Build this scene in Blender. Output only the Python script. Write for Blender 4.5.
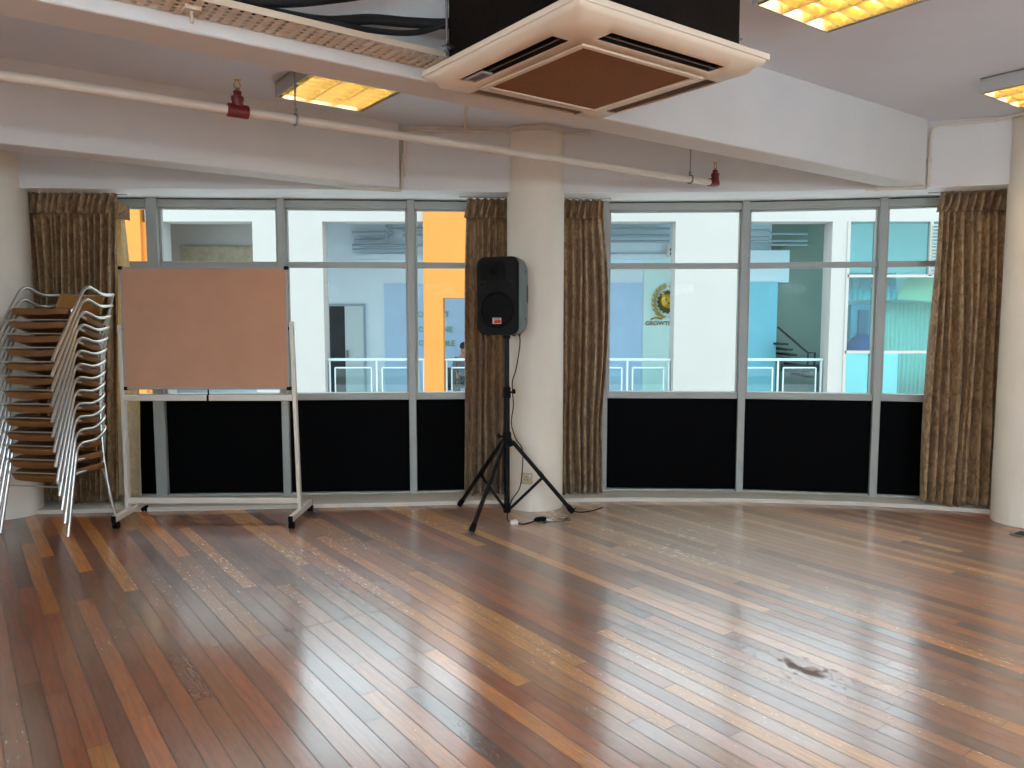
import bpy, bmesh, math, random
from mathutils import Vector, Matrix, Euler

for o in list(bpy.data.objects):
    bpy.data.objects.remove(o)
sc = bpy.context.scene
COL = sc.collection
R = math.radians
random.seed(7)

# ------------------------------------------------------------------ camera
cam_d = bpy.data.cameras.new('camera')
cam_d.sensor_width = 36.0
cam_d.lens = 36.0 * 765.0 / 1024.0
cam_d.clip_start = 0.05
cam_d.clip_end = 200
cam = bpy.data.objects.new('camera', cam_d)
COL.objects.link(cam)
cam.location = (0, 0, 1.5)
cam.rotation_euler = (R(90.0 - 4.93), 0, 0)
sc.camera = cam

# ------------------------------------------------------------------ sky and exposure
SKY_STRENGTH = 3.1
LAMP_STRENGTH = 55.0
FILL_STRENGTH = 36.0  # for the added drum lamps out of view
world = bpy.data.worlds.new('overcast_sky')
sc.world = world
world.use_nodes = True
wn = world.node_tree
wn.nodes.clear()
wo = wn.nodes.new('ShaderNodeOutputWorld')
wb = wn.nodes.new('ShaderNodeBackground')
wb.inputs['Color'].default_value = (0.82, 0.91, 0.98, 1)
wb.inputs['Strength'].default_value = SKY_STRENGTH
wn.links.new(wb.outputs[0], wo.inputs[0])

sc.view_settings.view_transform = 'Standard'
sc.view_settings.look = 'None'
sc.view_settings.exposure = 0.0
sc.view_settings.gamma = 1.0
sc.view_settings.use_curve_mapping = False
try:
    sc.cycles.use_denoising = True
    sc.cycles.max_bounces = 12
    sc.cycles.diffuse_bounces = 6
    sc.cycles.transparent_max_bounces = 24
    sc.cycles.sample_clamp_indirect = 8.0
    sc.cycles.caustics_reflective = False
    sc.cycles.caustics_refractive = False
except Exception:
    pass


# ------------------------------------------------------------------ materials
def srgb(r, g, b):
    def f(c):
        c /= 255.0
        return c / 12.92 if c <= 0.04045 else ((c + 0.055) / 1.055) ** 2.4
    return (f(r), f(g), f(b), 1.0)


def mat(name, col, rough=0.6, metal=0.0, spec=0.5, noise=0.0, nscale=8.0, bump=0.0, bscale=60.0, emit=None, estr=0.0):
    m = bpy.data.materials.new(name)
    m.use_nodes = True
    nt = m.node_tree
    b = nt.nodes['Principled BSDF']
    b.inputs['Base Color'].default_value = col
    b.inputs['Roughness'].default_value = rough
    b.inputs['Metallic'].default_value = metal
    b.inputs['Specular IOR Level'].default_value = spec
    if emit:
        b.inputs['Emission Color'].default_value = emit
        b.inputs['Emission Strength'].default_value = estr
    if noise or bump:
        tc = nt.nodes.new('ShaderNodeTexCoord')
    if noise:
        n = nt.nodes.new('ShaderNodeTexNoise')
        n.inputs['Scale'].default_value = nscale
        n.inputs['Detail'].default_value = 4
        nt.links.new(tc.outputs['Object'], n.inputs['Vector'])
        mr = nt.nodes.new('ShaderNodeMapRange')
        mr.inputs['From Min'].default_value = 0.3
        mr.inputs['From Max'].default_value = 0.7
        mr.inputs['To Min'].default_value = 1.0 - noise
        mr.inputs['To Max'].default_value = 1.0 + noise
        nt.links.new(n.outputs['Fac'], mr.inputs['Value'])
        hv = nt.nodes.new('ShaderNodeHueSaturation')
        hv.inputs['Color'].default_value = col
        nt.links.new(mr.outputs[0], hv.inputs['Value'])
        nt.links.new(hv.outputs[0], b.inputs['Base Color'])
    if bump:
        n2 = nt.nodes.new('ShaderNodeTexNoise')
        n2.inputs['Scale'].default_value = bscale
        n2.inputs['Detail'].default_value = 3
        nt.links.new(tc.outputs['Object'], n2.inputs['Vector'])
        bp = nt.nodes.new('ShaderNodeBump')
        bp.inputs['Strength'].default_value = bump
        bp.inputs['Distance'].default_value = 0.01
        nt.links.new(n2.outputs['Fac'], bp.inputs['Height'])
        nt.links.new(bp.outputs[0], b.inputs['Normal'])
    return m


def glass_mat(name, tint, refl=1.0):
    m = bpy.data.materials.new(name)
    m.use_nodes = True
    nt = m.node_tree
    nt.nodes.clear()
    out = nt.nodes.new('ShaderNodeOutputMaterial')
    tr = nt.nodes.new('ShaderNodeBsdfTransparent')
    tr.inputs[0].default_value = tint
    gl = nt.nodes.new('ShaderNodeBsdfGlossy')
    gl.inputs['Roughness'].default_value = 0.02
    gl.inputs['Color'].default_value = (1, 1, 1, 1)
    lw = nt.nodes.new('ShaderNodeLayerWeight')
    lw.inputs['Blend'].default_value = 0.5
    pw = nt.nodes.new('ShaderNodeMath')
    pw.operation = 'POWER'
    pw.inputs[1].default_value = 5.0
    nt.links.new(lw.outputs['Facing'], pw.inputs[0])
    ma = nt.nodes.new('ShaderNodeMath')
    ma.operation = 'MULTIPLY_ADD'
    ma.inputs[1].default_value = 0.9 * refl
    ma.inputs[2].default_value = 0.03 * refl
    nt.links.new(pw.outputs[0], ma.inputs[0])
    mx = nt.nodes.new('ShaderNodeMixShader')
    nt.links.new(ma.outputs[0], mx.inputs[0])
    nt.links.new(tr.outputs[0], mx.inputs[1])
    nt.links.new(gl.outputs[0], mx.inputs[2])
    nt.links.new(mx.outputs[0], out.inputs[0])
    return m


def floor_mat():
    m = bpy.data.materials.new('worn_timber_planks')
    m.use_nodes = True
    nt = m.node_tree
    N, L = nt.nodes, nt.links
    b = N['Principled BSDF']

    def math_(op, a, bb=None, c=None):
        n = N.new('ShaderNodeMath')
        n.operation = op
        for i, v in enumerate((a, bb, c)):
            if v is None:
                continue
            if isinstance(v, (int, float)):
                n.inputs[i].default_value = v
            else:
                L.new(v, n.inputs[i])
        return n.outputs[0]

    def comb(x, y, z):
        n = N.new('ShaderNodeCombineXYZ')
        for i, v in enumerate((x, y, z)):
            if isinstance(v, (int, float)):
                n.inputs[i].default_value = v
            else:
                L.new(v, n.inputs[i])
        return n.outputs[0]

    def noise(vec, scale, detail=3, rough=0.5):
        n = N.new('ShaderNodeTexNoise')
        n.inputs['Scale'].default_value = scale
        n.inputs['Detail'].default_value = detail
        n.inputs['Roughness'].default_value = rough
        L.new(vec, n.inputs['Vector'])
        return n.outputs['Fac']

    def rng(v, a, bb, c, d):
        n = N.new('ShaderNodeMapRange')
        n.inputs['From Min'].default_value = a
        n.inputs['From Max'].default_value = bb
        n.inputs['To Min'].default_value = c
        n.inputs['To Max'].default_value = d
        L.new(v, n.inputs['Value'])
        return n.outputs[0]

    def mixc(f, a, bb, mode='MIX'):
        n = N.new('ShaderNodeMix')
        n.data_type = 'RGBA'
        n.blend_type = mode
        if isinstance(f, (int, float)):
            n.inputs[0].default_value = f
        else:
            L.new(f, n.inputs[0])
        for i, v in ((6, a), (7, bb)):
            if isinstance(v, tuple):
                n.inputs[i].default_value = v
            else:
                L.new(v, n.inputs[i])
        return n.outputs[2]

    tc = N.new('ShaderNodeTexCoord')
    mp = N.new('ShaderNodeMapping')
    mp.inputs['Rotation'].default_value = (0, 0, -R(36.3))
    L.new(tc.outputs['Object'], mp.inputs['Vector'])
    sx = N.new('ShaderNodeSeparateXYZ')
    L.new(mp.outputs[0], sx.inputs[0])
    u, v = sx.outputs[0], sx.outputs[1]       # u across the boards, v along them
    W, LEN = 0.078, 1.5
    us = math_('DIVIDE', u, W)
    row = math_('FLOOR', us)
    wn1 = N.new('ShaderNodeTexWhiteNoise')
    wn1.noise_dimensions = '1D'
    L.new(row, wn1.inputs['W'])
    off = math_('MULTIPLY', wn1.outputs['Value'], 9.7)
    vs = math_('ADD', math_('DIVIDE', v, LEN), off)
    idx = math_('FLOOR', vs)
    wn2 = N.new('ShaderNodeTexWhiteNoise')
    wn2.noise_dimensions = '2D'
    L.new(comb(row, idx, 0.0), wn2.inputs['Vector'])
    ramp = N.new('ShaderNodeValToRGB')
    cr = ramp.color_ramp
    stops = [(0.0, (86, 40, 16)), (0.18, (116, 56, 22)), (0.36, (146, 72, 28)), (0.5, (124, 70, 32)),
             (0.62, (172, 92, 36)), (0.75, (150, 98, 54)), (0.87, (204, 124, 54)), (1.0, (194, 138, 80))]
    cr.elements[0].position = 0
    cr.elements[0].color = srgb(*stops[0][1])
    cr.elements[1].position = 1
    cr.elements[1].color = srgb(*stops[-1][1])
    for p, c in stops[1:-1]:
        e = cr.elements.new(p)
        e.color = srgb(*c)
    L.new(wn2.outputs['Value'], ramp.inputs[0])
    # grain stretched along the board, different on each board
    gvec = comb(math_('MULTIPLY', u, 26.0), math_('ADD', math_('MULTIPLY', v, 1.6), math_('MULTIPLY', wn2.outputs['Value'], 40.0)), 0.0)
    g = noise(gvec, 2.2, 5, 0.6)
    g2 = noise(gvec, 9.0, 3, 0.6)
    hv = N.new('ShaderNodeHueSaturation')
    hv.inputs['Saturation'].default_value = 1.28
    L.new(ramp.outputs[0], hv.inputs['Color'])
    L.new(math_('MULTIPLY', rng(g, 0.3, 0.7, 0.70, 1.28), rng(g2, 0.3, 0.7, 0.86, 1.12)), hv.inputs['Value'])
    col = hv.outputs[0]
    # worn greyish boards towards the middle of the room
    wear_big = noise(comb(math_('MULTIPLY', u, 0.9), math_('MULTIPLY', v, 0.55), 3.0), 1.0, 4, 0.6)
    scr = noise(comb(math_('MULTIPLY', u, 34.0), math_('MULTIPLY', v, 7.0), 0.0), 2.2, 7, 0.75)
    wear = math_('MULTIPLY', rng(wear_big, 0.42, 0.66, 0.0, 1.0), rng(scr, 0.32, 0.70, 0.4, 1.0))
    col = mixc(math_('MULTIPLY', wear, 0.55), col, srgb(158, 138, 120))
    # pale patch near the glazing imitates window glare on the boards
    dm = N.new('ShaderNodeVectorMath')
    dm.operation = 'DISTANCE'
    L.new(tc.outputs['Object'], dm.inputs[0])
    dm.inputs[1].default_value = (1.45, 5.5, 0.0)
    glare_tone = math_('MULTIPLY', rng(math_('ADD', dm.outputs['Value'], math_('MULTIPLY', wear_big, 1.2)), 1.0, 2.7, 1.0, 0.0), rng(scr, 0.30, 0.68, 0.5, 1.0))
    glare_tone = math_('MULTIPLY', glare_tone, rng(wn2.outputs['Value'], 0.0, 1.0, 0.75, 1.0))
    col = mixc(math_('MULTIPLY', glare_tone, 0.95), col, srgb(208, 190, 168))
    # dark stain with a shape of its own
    sub = N.new('ShaderNodeVectorMath')
    sub.operation = 'DISTANCE'
    dn = N.new('ShaderNodeTexNoise')
    dn.inputs['Scale'].default_value = 9.0
    dn.inputs['Detail'].default_value = 4
    L.new(tc.outputs['Object'], dn.inputs['Vector'])
    sa = N.new('ShaderNodeVectorMath')
    sa.operation = 'MULTIPLY_ADD'
    L.new(dn.outputs['Color'], sa.inputs[0])
    sa.inputs[1].default_value = (0.26, 0.26, 0)
    L.new(comb(math_('MULTIPLY', u, 1.8), math_('MULTIPLY', v, 0.8), 0.0), sa.inputs[2])
    su, sv = 1.24 * .806 + 3.178 * .592, -1.24 * .592 + 3.178 * .806
    sub.inputs[1].default_value = (su * 1.8 + 0.13, sv * 0.8 + 0.13, 0)
    L.new(sa.outputs[0], sub.inputs[0])
    stain = rng(sub.outputs['Value'], 0.035, 0.075, 1.0, 0.0)
    fleck = math_('MULTIPLY', rng(sub.outputs['Value'], 0.08, 0.42, 1.0, 0.0), rng(noise(comb(math_('MULTIPLY', u, 2.2), v, 5.0), 17.0, 3, 0.55), 0.60, 0.66, 0.0, 1.0))
    stain = math_('MAXIMUM', stain, math_('MULTIPLY', fleck, 0.8))
    col = mixc(math_('MULTIPLY', stain, 0.75), col, srgb(58, 46, 34))
    # seams
    fu = math_('FRACT', us)
    fv = math_('FRACT', vs)
    eu = math_('MINIMUM', fu, math_('SUBTRACT', 1.0, fu))
    ev = math_('MINIMUM', fv, math_('SUBTRACT', 1.0, fv))
    seam = math_('MAXIMUM', rng(eu, 0.014, 0.05, 1.0, 0.0), rng(ev, 0.0006, 0.0016, 1.0, 0.0))
    # an old joint crossing the boards
    jv = math_('ABSOLUTE', math_('ADD', math_('SUBTRACT', v, 3.492), math_('MULTIPLY', math_('SUBTRACT', u, 1.55), 0.06)))
    jm = math_('MULTIPLY', rng(jv, 0.003, 0.010, 1.0, 0.0), rng(math_('ABSOLUTE', math_('SUBTRACT', u, 1.55)), 0.45, 0.75, 0.7, 0.0))
    seam = math_('MAXIMUM', seam, jm)
    col = mixc(math_('MULTIPLY', seam, 0.75), col, srgb(26, 15, 10))
    L.new(col, b.inputs['Base Color'])
    # lacquer: glossy, scratched where worn
    rgh = math_('ADD', rng(wear_big, 0.35, 0.7, 0.22, 0.30), math_('MULTIPLY', rng(scr, 0.35, 0.65, -0.06, 0.12), 1.0))
    rgh = math_('ADD', rgh, math_('MULTIPLY', stain, 0.35))
    rgh = math_('ADD', rgh, math_('MULTIPLY', math_('SUBTRACT', wn2.outputs['Value'], 0.5), 0.06))
    L.new(math_('ADD', rgh, 0.27), b.inputs['Roughness'])
    b.inputs['IOR'].default_value = 1.7
    b.inputs['Coat Weight'].default_value = 1.0
    b.inputs['Coat IOR'].default_value = 4.4
    L.new(math_('MULTIPLY', rgh, 0.72), b.inputs['Coat Roughness'])
    wn3 = N.new('ShaderNodeTexWhiteNoise')
    wn3.noise_dimensions = '2D'
    L.new(comb(idx, row, 0.0), wn3.inputs['Vector'])
    cw = math_('MULTIPLY', rng(scr, 0.36, 0.60, 0.75, 1.0), rng(wn3.outputs['Value'], 0.0, 1.0, 0.70, 1.0))
    cw = math_('MULTIPLY', cw, math_('SUBTRACT', 1.0, math_('MULTIPLY', seam, 0.7)))
    cw = math_('MULTIPLY', cw, math_('SUBTRACT', 1.0, math_('MULTIPLY', stain, 0.8)))
    L.new(cw, b.inputs['Coat Weight'])
    b.inputs['Specular IOR Level'].default_value = 0.6
    L.new(rng(scr, 0.36, 0.60, 0.50, 1.0), b.inputs['Specular IOR Level'])
    bp = N.new('ShaderNodeBump')
    bp.inputs['Strength'].default_value = 0.25
    bp.inputs['Distance'].default_value = 0.002
    h = math_('ADD', math_('SUBTRACT', math_('MULTIPLY', g, 0.3), math_('MULTIPLY', seam, 0.8)), math_('MULTIPLY', scr, 0.22))
    L.new(h, bp.inputs['Height'])
    L.new(bp.outputs[0], b.inputs['Normal'])
    return m


def curtain_mat(name, dark, light, trans, tcol):
    m = bpy.data.materials.new(name)
    m.use_nodes = True
    nt = m.node_tree
    N, L = nt.nodes, nt.links
    b = N['Principled BSDF']
    out = N['Material Output']
    tc = N.new('ShaderNodeTexCoord')
    mp = N.new('ShaderNodeMapping')
    mp.inputs['Scale'].default_value = (9, 9, 5)
    L.new(tc.outputs['Object'], mp.inputs['Vector'])
    n = N.new('ShaderNodeTexNoise')
    n.inputs['Scale'].default_value = 2.2
    n.inputs['Detail'].default_value = 6
    n.inputs['Roughness'].default_value = 0.65
    n.inputs['Distortion'].default_value = 1.6
    L.new(mp.outputs[0], n.inputs['Vector'])
    rp = N.new('ShaderNodeValToRGB')
    rp.color_ramp.elements[0].position = 0.40
    rp.color_ramp.elements[0].color = dark
    rp.color_ramp.elements[1].position = 0.60
    rp.color_ramp.elements[1].color = light
    L.new(n.outputs['Fac'], rp.inputs[0])
    L.new(rp.outputs[0], b.inputs['Base Color'])
    b.inputs['Roughness'].default_value = 0.42
    b.inputs['Specular IOR Level'].default_value = 0.6
    b.inputs['Sheen Weight'].default_value = 0.2
    t = N.new('ShaderNodeBsdfTranslucent')
    t.inputs[0].default_value = tcol
    mx = N.new('ShaderNodeMixShader')
    mx.inputs[0].default_value = trans
    L.new(b.outputs[0], mx.inputs[1])
    L.new(t.outputs[0], mx.inputs[2])
    L.new(mx.outputs[0], out.inputs[0])
    return m


M = {}
M['paint'] = mat('white_wall_paint', srgb(220, 221, 219), 0.75, spec=0.3, noise=0.03, nscale=3, bump=0.04, bscale=40)
M['ceil'] = mat('white_ceiling_paint', srgb(222, 230, 240), 0.8, spec=0.25, noise=0.025, nscale=2)
M['column'] = mat('cream_column_paint', srgb(232, 223, 206), 0.7, spec=0.3, noise=0.03, nscale=3)
M['soffit'] = mat('daylit_soffit_white', srgb(244, 248, 250), 0.6, spec=0.3)  # whiter than the wall paint to imitate daylight on the underside
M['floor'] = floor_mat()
M['alu'] = mat('grey_window_frame', srgb(158, 162, 157), 0.45, 0.15, noise=0.04, nscale=6)
M['curb'] = mat('pale_sill_paint', srgb(206, 200, 188), 0.6, noise=0.05, nscale=5)
M['black'] = mat('black_film', srgb(3, 3, 4), 0.6, spec=0.04)
M['gap'] = mat('dark_gap', srgb(20, 20, 20), 0.8)
M['headgap'] = mat('shadow_gap_grey', srgb(84, 88, 88), 0.8)
M['glass'] = glass_mat('window_glass', (0.95, 0.985, 0.98, 1), 0.02)
M['curtain'] = curtain_mat('gold_damask', srgb(110, 84, 58), srgb(184, 154, 112), 0.18, srgb(214, 168, 92))
M['lining'] = curtain_mat('cream_lining', srgb(212, 194, 156), srgb(238, 226, 196), 0.42, srgb(240, 222, 176))
M['chrome'] = mat('polished_aluminium_tube', srgb(214, 212, 206), 0.28, 1.0)
M['seat'] = mat('brown_vinyl_seat', srgb(122, 76, 30), 0.5, noise=0.10, nscale=9)
M['ply'] = mat('honey_plywood', srgb(166, 112, 50), 0.4, noise=0.10, nscale=14)
M['ferrule'] = mat('pale_plastic_foot', srgb(200, 196, 186), 0.5)
M['boardalu'] = mat('brushed_aluminium_stand', srgb(212, 205, 192), 0.42, 0.2, noise=0.03, nscale=9)
M['board'] = mat('brown_felt_board', srgb(196, 150, 122), 0.85, spec=0.2, noise=0.05, nscale=3.5, bump=0.05, bscale=300)
M['blackplastic'] = mat('black_plastic', srgb(7, 7, 8), 0.55, spec=0.1, noise=0.1, nscale=20)
M['cabinet'] = mat('window_lit_speaker_shell', srgb(74, 82, 84), 0.4, spec=0.4, noise=0.06, nscale=30, bump=0.15, bscale=220)  # black shell greyed to imitate window light on its side
M['grillecloth'] = mat('black_speaker_mesh', srgb(6, 6, 7), 0.6, spec=0.15, bump=0.3, bscale=400)
M['blackmetal'] = mat('black_powder_steel', srgb(8, 8, 9), 0.4, spec=0.18)
M['baffle'] = mat('satin_black_baffle', srgb(13, 13, 14), 0.5, spec=0.15)
M['redplate'] = mat('red_badge', srgb(190, 40, 34), 0.5)
M['whiteplate'] = mat('white_badge', srgb(214, 208, 198), 0.5)
M['acwhite'] = mat('cream_plastic_panel', srgb(230, 214, 190), 0.42, noise=0.02, nscale=6)
M['acslot'] = mat('air_slot_black', srgb(14, 12, 11), 0.7)
M['acvane'] = mat('vane_brown', srgb(96, 78, 60), 0.5)
M['acbody'] = mat('dark_foil_insulation', srgb(22, 14, 9), 0.7, spec=0.1, noise=0.2, nscale=7, bump=0.3, bscale=25)
M['rubber'] = mat('black_foam_lagging', srgb(14, 13, 13), 0.75, bump=0.3, bscale=60)
M['pipe'] = mat('cream_painted_pipe', srgb(218, 206, 190), 0.4, noise=0.04, nscale=6)
M['red'] = mat('red_sprinkler_paint', srgb(104, 14, 18), 0.4)
M['brass'] = mat('brass_metal', srgb(168, 134, 72), 0.35, 1.0)
M['steel'] = mat('zinc_steel', srgb(150, 148, 146), 0.35, 1.0)
M['tray'] = mat('cream_metal_tray', srgb(214, 196, 172), 0.5, 0.1, noise=0.05, nscale=7)
M['housing'] = mat('light_housing_grey', srgb(176, 176, 174), 0.5)
M['louver'] = mat('golden_parabolic_louver', srgb(236, 206, 128), 0.25, 0.75)
M['reflector'] = mat('lamp_reflector', srgb(240, 224, 180), 0.3, 0.3)
M['tube'] = mat('fluorescent_tube', srgb(255, 240, 200), 0.4, emit=(1.0, 0.80, 0.50, 1), estr=LAMP_STRENGTH)
M['opal'] = mat('fill_light_glow', srgb(255, 250, 240), 0.4, emit=(0.70, 0.875, 1.0, 1), estr=FILL_STRENGTH)  # glow of the added fill lamps
M['socket'] = mat('beige_socket_plastic', srgb(196, 178, 146), 0.45)
M['whiteplastic'] = mat('white_plug_plastic', srgb(226, 224, 218), 0.45)
M['bag'] = glass_mat('clear_plastic_film', (0.9, 0.9, 0.9, 1), 4.0)
# outside
M['render'] = mat('white_facade_render', srgb(170, 168, 163), 0.8, spec=0.2, noise=0.02, nscale=1.5)
M['orange'] = mat('orange_facade_render', srgb(208, 136, 66), 0.8, spec=0.2, noise=0.04, nscale=1.5)
M['bluewall'] = mat('pale_blue_wall', srgb(206, 226, 236), 0.75, noise=0.02, nscale=2)
M['bluepanel'] = mat('mid_blue_panel', srgb(166, 198, 226), 0.6, noise=0.03, nscale=2)
M['greenwall'] = mat('pale_mint_wall', srgb(196, 226, 222), 0.75, noise=0.02, nscale=2)
M['greywall'] = mat('warm_grey_concrete', srgb(128, 138, 130), 0.85, noise=0.06, nscale=1.6)
M['tealwall'] = mat('teal_wall_panel', srgb(122, 192, 212), 0.6, noise=0.03, nscale=2)
M['concrete'] = mat('pale_concrete', srgb(190, 192, 188), 0.85, noise=0.05, nscale=2)
M['tan'] = mat('tan_stone_band', srgb(176, 168, 146), 0.85, noise=0.15, nscale=9)
M['duct'] = mat('grey_service_pipe', srgb(150, 170, 182), 0.6)
M['doorleaf'] = mat('grey_door_paint', srgb(186, 204, 208), 0.55)
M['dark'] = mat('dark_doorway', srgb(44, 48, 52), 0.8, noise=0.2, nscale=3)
M['rail'] = mat('pale_steel_rail', srgb(186, 204, 206), 0.4, 0.3)
M['railglass'] = glass_mat('rail_glass', (0.84, 0.95, 0.95, 1))
M['tealglass'] = glass_mat('teal_tinted_glass', (0.70, 0.92, 0.91, 1))
M['corr'] = mat('pale_ribbed_sheet', srgb(200, 222, 216), 0.6, noise=0.03, nscale=3)
M['awning'] = mat('blue_green_roof_sheet', srgb(120, 190, 206), 0.6)
M['awninglight'] = mat('pale_roof_sheet', srgb(214, 226, 190), 0.6)
M['navy'] = mat('navy_cloth', srgb(26, 66, 140), 0.8, noise=0.1, nscale=6)
M['bluewin2'] = mat('deep_teal_cladding', srgb(38, 92, 128), 0.6)
M['bluewin'] = mat('blue_grey_cladding', srgb(92, 156, 190), 0.6)
M['gold'] = mat('gold_metal', srgb(196, 168, 70), 0.35, 0.8)
M['golddark'] = mat('dark_gold_metal', srgb(92, 78, 38), 0.45, 0.6)
M['letter'] = mat('dull_gold_letters', srgb(132, 118, 70), 0.5, 0.3)
M['faintletter'] = mat('faded_green_letters', srgb(132, 164, 132), 0.6)
M['skin'] = mat('skin', srgb(176, 124, 98), 0.6)
M['hair'] = mat('black_hair', srgb(26, 24, 24), 0.6)
M['shirt'] = mat('grey_shirt', srgb(92, 104, 116), 0.8)
M['trouser'] = mat('dark_trousers', srgb(44, 52, 58), 0.8)
M['darkchair'] = mat('dark_green_plastic', srgb(38, 62, 60), 0.6)
M['ground'] = mat('pale_paving', srgb(240, 242, 242), 0.85, noise=0.05, nscale=1)


# ------------------------------------------------------------------ mesh builder
class MB:
    def __init__(s):
        s.v, s.f = [], []

    def add(s, verts, faces):
        o = len(s.v)
        s.v += [tuple(p) for p in verts]
        s.f += [tuple(i + o for i in f) for f in faces]
        return s

    def box(s, c, d, rot=None):
        hx, hy, hz = d[0] / 2, d[1] / 2, d[2] / 2
        vs = [Vector((x, y, z)) for x in (-hx, hx) for y in (-hy, hy) for z in (-hz, hz)]
        if rot is not None:
            vs = [rot @ p for p in vs]
        c = Vector(c)
        return s.add([p + c for p in vs], [(0, 1, 3, 2), (4, 6, 7, 5), (0, 4, 5, 1), (2, 3, 7, 6), (0, 2, 6, 4), (1, 5, 7, 3)])

    def b2(s, x0, x1, y0, y1, z0, z1):
        return s.box(((x0 + x1) / 2, (y0 + y1) / 2, (z0 + z1) / 2), (x1 - x0, y1 - y0, z1 - z0))

    def beam(s, p, q, w, h, up=(0, 0, 1)):
        """rectangular bar from p to q, w across, h along up"""
        p, q = Vector(p), Vector(q)
        d = (q - p)
        ln = d.length
        d.normalize()
        up = Vector(up)
        side = d.cross(up)
        if side.length < 1e-5:
            side = d.cross(Vector((0, 1, 0)))
        side.normalize()
        upv = side.cross(d).normalized()
        m = Matrix((side, d, upv)).transposed()
        return s.box((p + q) / 2, (w, ln, h), m)

    def tube(s, pts, r, n=10, closed=False):
        pts = [Vector(p) for p in pts]
        k = len(pts)
        rs = r if isinstance(r, (list, tuple)) else [r] * k
        prev = None
        rings = []
        for i in range(k):
            if closed:
                d = pts[(i + 1) % k] - pts[i - 1]
            else:
                d = pts[min(i + 1, k - 1)] - pts[max(i - 1, 0)]
            d.normalize()
            if prev is None:
                a = Vector((0, 0, 1)) if abs(d.z) < 0.9 else Vector((1, 0, 0))
                prev = a
            nrm = (prev - d * prev.dot(d))
            if nrm.length < 1e-6:
                nrm = d.orthogonal()
            nrm.normalize()
            prev = nrm
            bn = d.cross(nrm)
            rings.append([pts[i] + (nrm * math.cos(t) + bn * math.sin(t)) * rs[i]
                          for t in [2 * math.pi * j / n for j in range(n)]])
        vs = [p for rg in rings for p in rg]
        fs = []
        for i in range(k if closed else k - 1):
            a, b = i * n, ((i + 1) % k) * n
            for j in range(n):
                fs.append((a + j, a + (j + 1) % n, b + (j + 1) % n, b + j))
        if not closed:
            fs.append(tuple(reversed(range(n))))
            fs.append(tuple((k - 1) * n + j for j in range(n)))
        return s.add(vs, fs)

    def cyl(s, p, q, r, n=16, r2=None):
        return s.tube([p, q], [r, r if r2 is None else r2], n)

    def lathe(s, prof, n=24, mtx=None):
        mtx = mtx or Matrix.Identity(4)
        vs, fs = [], []
        for (r, z) in prof:
            for j in range(n):
                t = 2 * math.pi * j / n
                vs.append(mtx @ Vector((r * math.cos(t), r * math.sin(t), z)))
        for i in range(len(prof) - 1):
            for j in range(n):
                fs.append((i * n + j, i * n + (j + 1) % n, (i + 1) * n + (j + 1) % n, (i + 1) * n + j))
        if prof[0][0] > 1e-6:
            fs.append(tuple(reversed(range(n))))
        if prof[-1][0] > 1e-6:
            fs.append(tuple((len(prof) - 1) * n + j for j in range(n)))
        return s.add(vs, fs)

    def prism(s, poly, z0, z1, mtx=None):
        """poly of (x, y), extruded from z0 to z1"""
        n = len(poly)
        vs = [Vector((x, y, z0)) for x, y in poly] + [Vector((x, y, z1)) for x, y in poly]
        if mtx:
            vs = [mtx @ p for p in vs]
        fs = [tuple(reversed(range(n))), tuple(range(n, 2 * n))]
        for i in range(n):
            fs.append((i, (i + 1) % n, n + (i + 1) % n, n + i))
        return s.add(vs, fs)

    def grid(s, fn, nu, nv):
        vs = [fn(i / nu, j / nv) for j in range(nv + 1) for i in range(nu + 1)]
        fs = [(j * (nu + 1) + i, j * (nu + 1) + i + 1, (j + 1) * (nu + 1) + i + 1, (j + 1) * (nu + 1) + i)
              for j in range(nv) for i in range(nu)]
        return s.add(vs, fs)

    def build(s, name, m, parent=None, bevel=0.0, solid=0.0, sub=0, angle=38, seg=2, off=-1.0):
        me = bpy.data.meshes.new(name)
        me.from_pydata(s.v, [], s.f)
        me.update()
        bm = bmesh.new()
        bm.from_mesh(me)
        bmesh.ops.remove_doubles(bm, verts=bm.verts, dist=1e-6)
        bmesh.ops.recalc_face_normals(bm, faces=bm.faces)
        bm.to_mesh(me)
        bm.free()
        me.shade_smooth()
        me.set_sharp_from_angle(angle=R(angle))
        me.materials.append(m)
        o = bpy.data.objects.new(name, me)
        COL.objects.link(o)
        if parent is not None:
            o.parent = parent
        if solid:
            md = o.modifiers.new('solid', 'SOLIDIFY')
            md.thickness = solid
            md.offset = off
        if bevel:
            md = o.modifiers.new('bevel', 'BEVEL')
            md.width = bevel
            md.segments = seg
            md.limit_method = 'ANGLE'
            md.angle_limit = R(40)
        if sub:
            md = o.modifiers.new('sub', 'SUBSURF')
            md.levels = sub
            md.render_levels = sub
        return o


def tag(o, label=None, cat=None, group=None, kind=None):
    if label:
        o['label'] = label
    if cat:
        o['category'] = cat
    if group:
        o['group'] = group
    if kind:
        o['kind'] = kind
    return o


def thing(name, label, cat, loc=(0, 0, 0), rz=0.0, group=None, kind=None):
    o = bpy.data.objects.new(name, None)
    o.empty_display_size = 0.1
    COL.objects.link(o)
    o.location = loc
    o.rotation_euler = (0, 0, rz)
    return tag(o, label, cat, group, kind)


def dup(root, label=None, group=None):
    r = root.copy()
    COL.objects.link(r)
    if label:
        r['label'] = label
    if group:
        r['group'] = group
    for ch in list(root.children):
        c = ch.copy()
        COL.objects.link(c)
        c.parent = r
        for g in ch.children:
            d = g.copy()
            COL.objects.link(d)
            d.parent = c
    return r


def struct(o, label, cat):
    return tag(o, label, cat, kind='structure')


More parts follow.
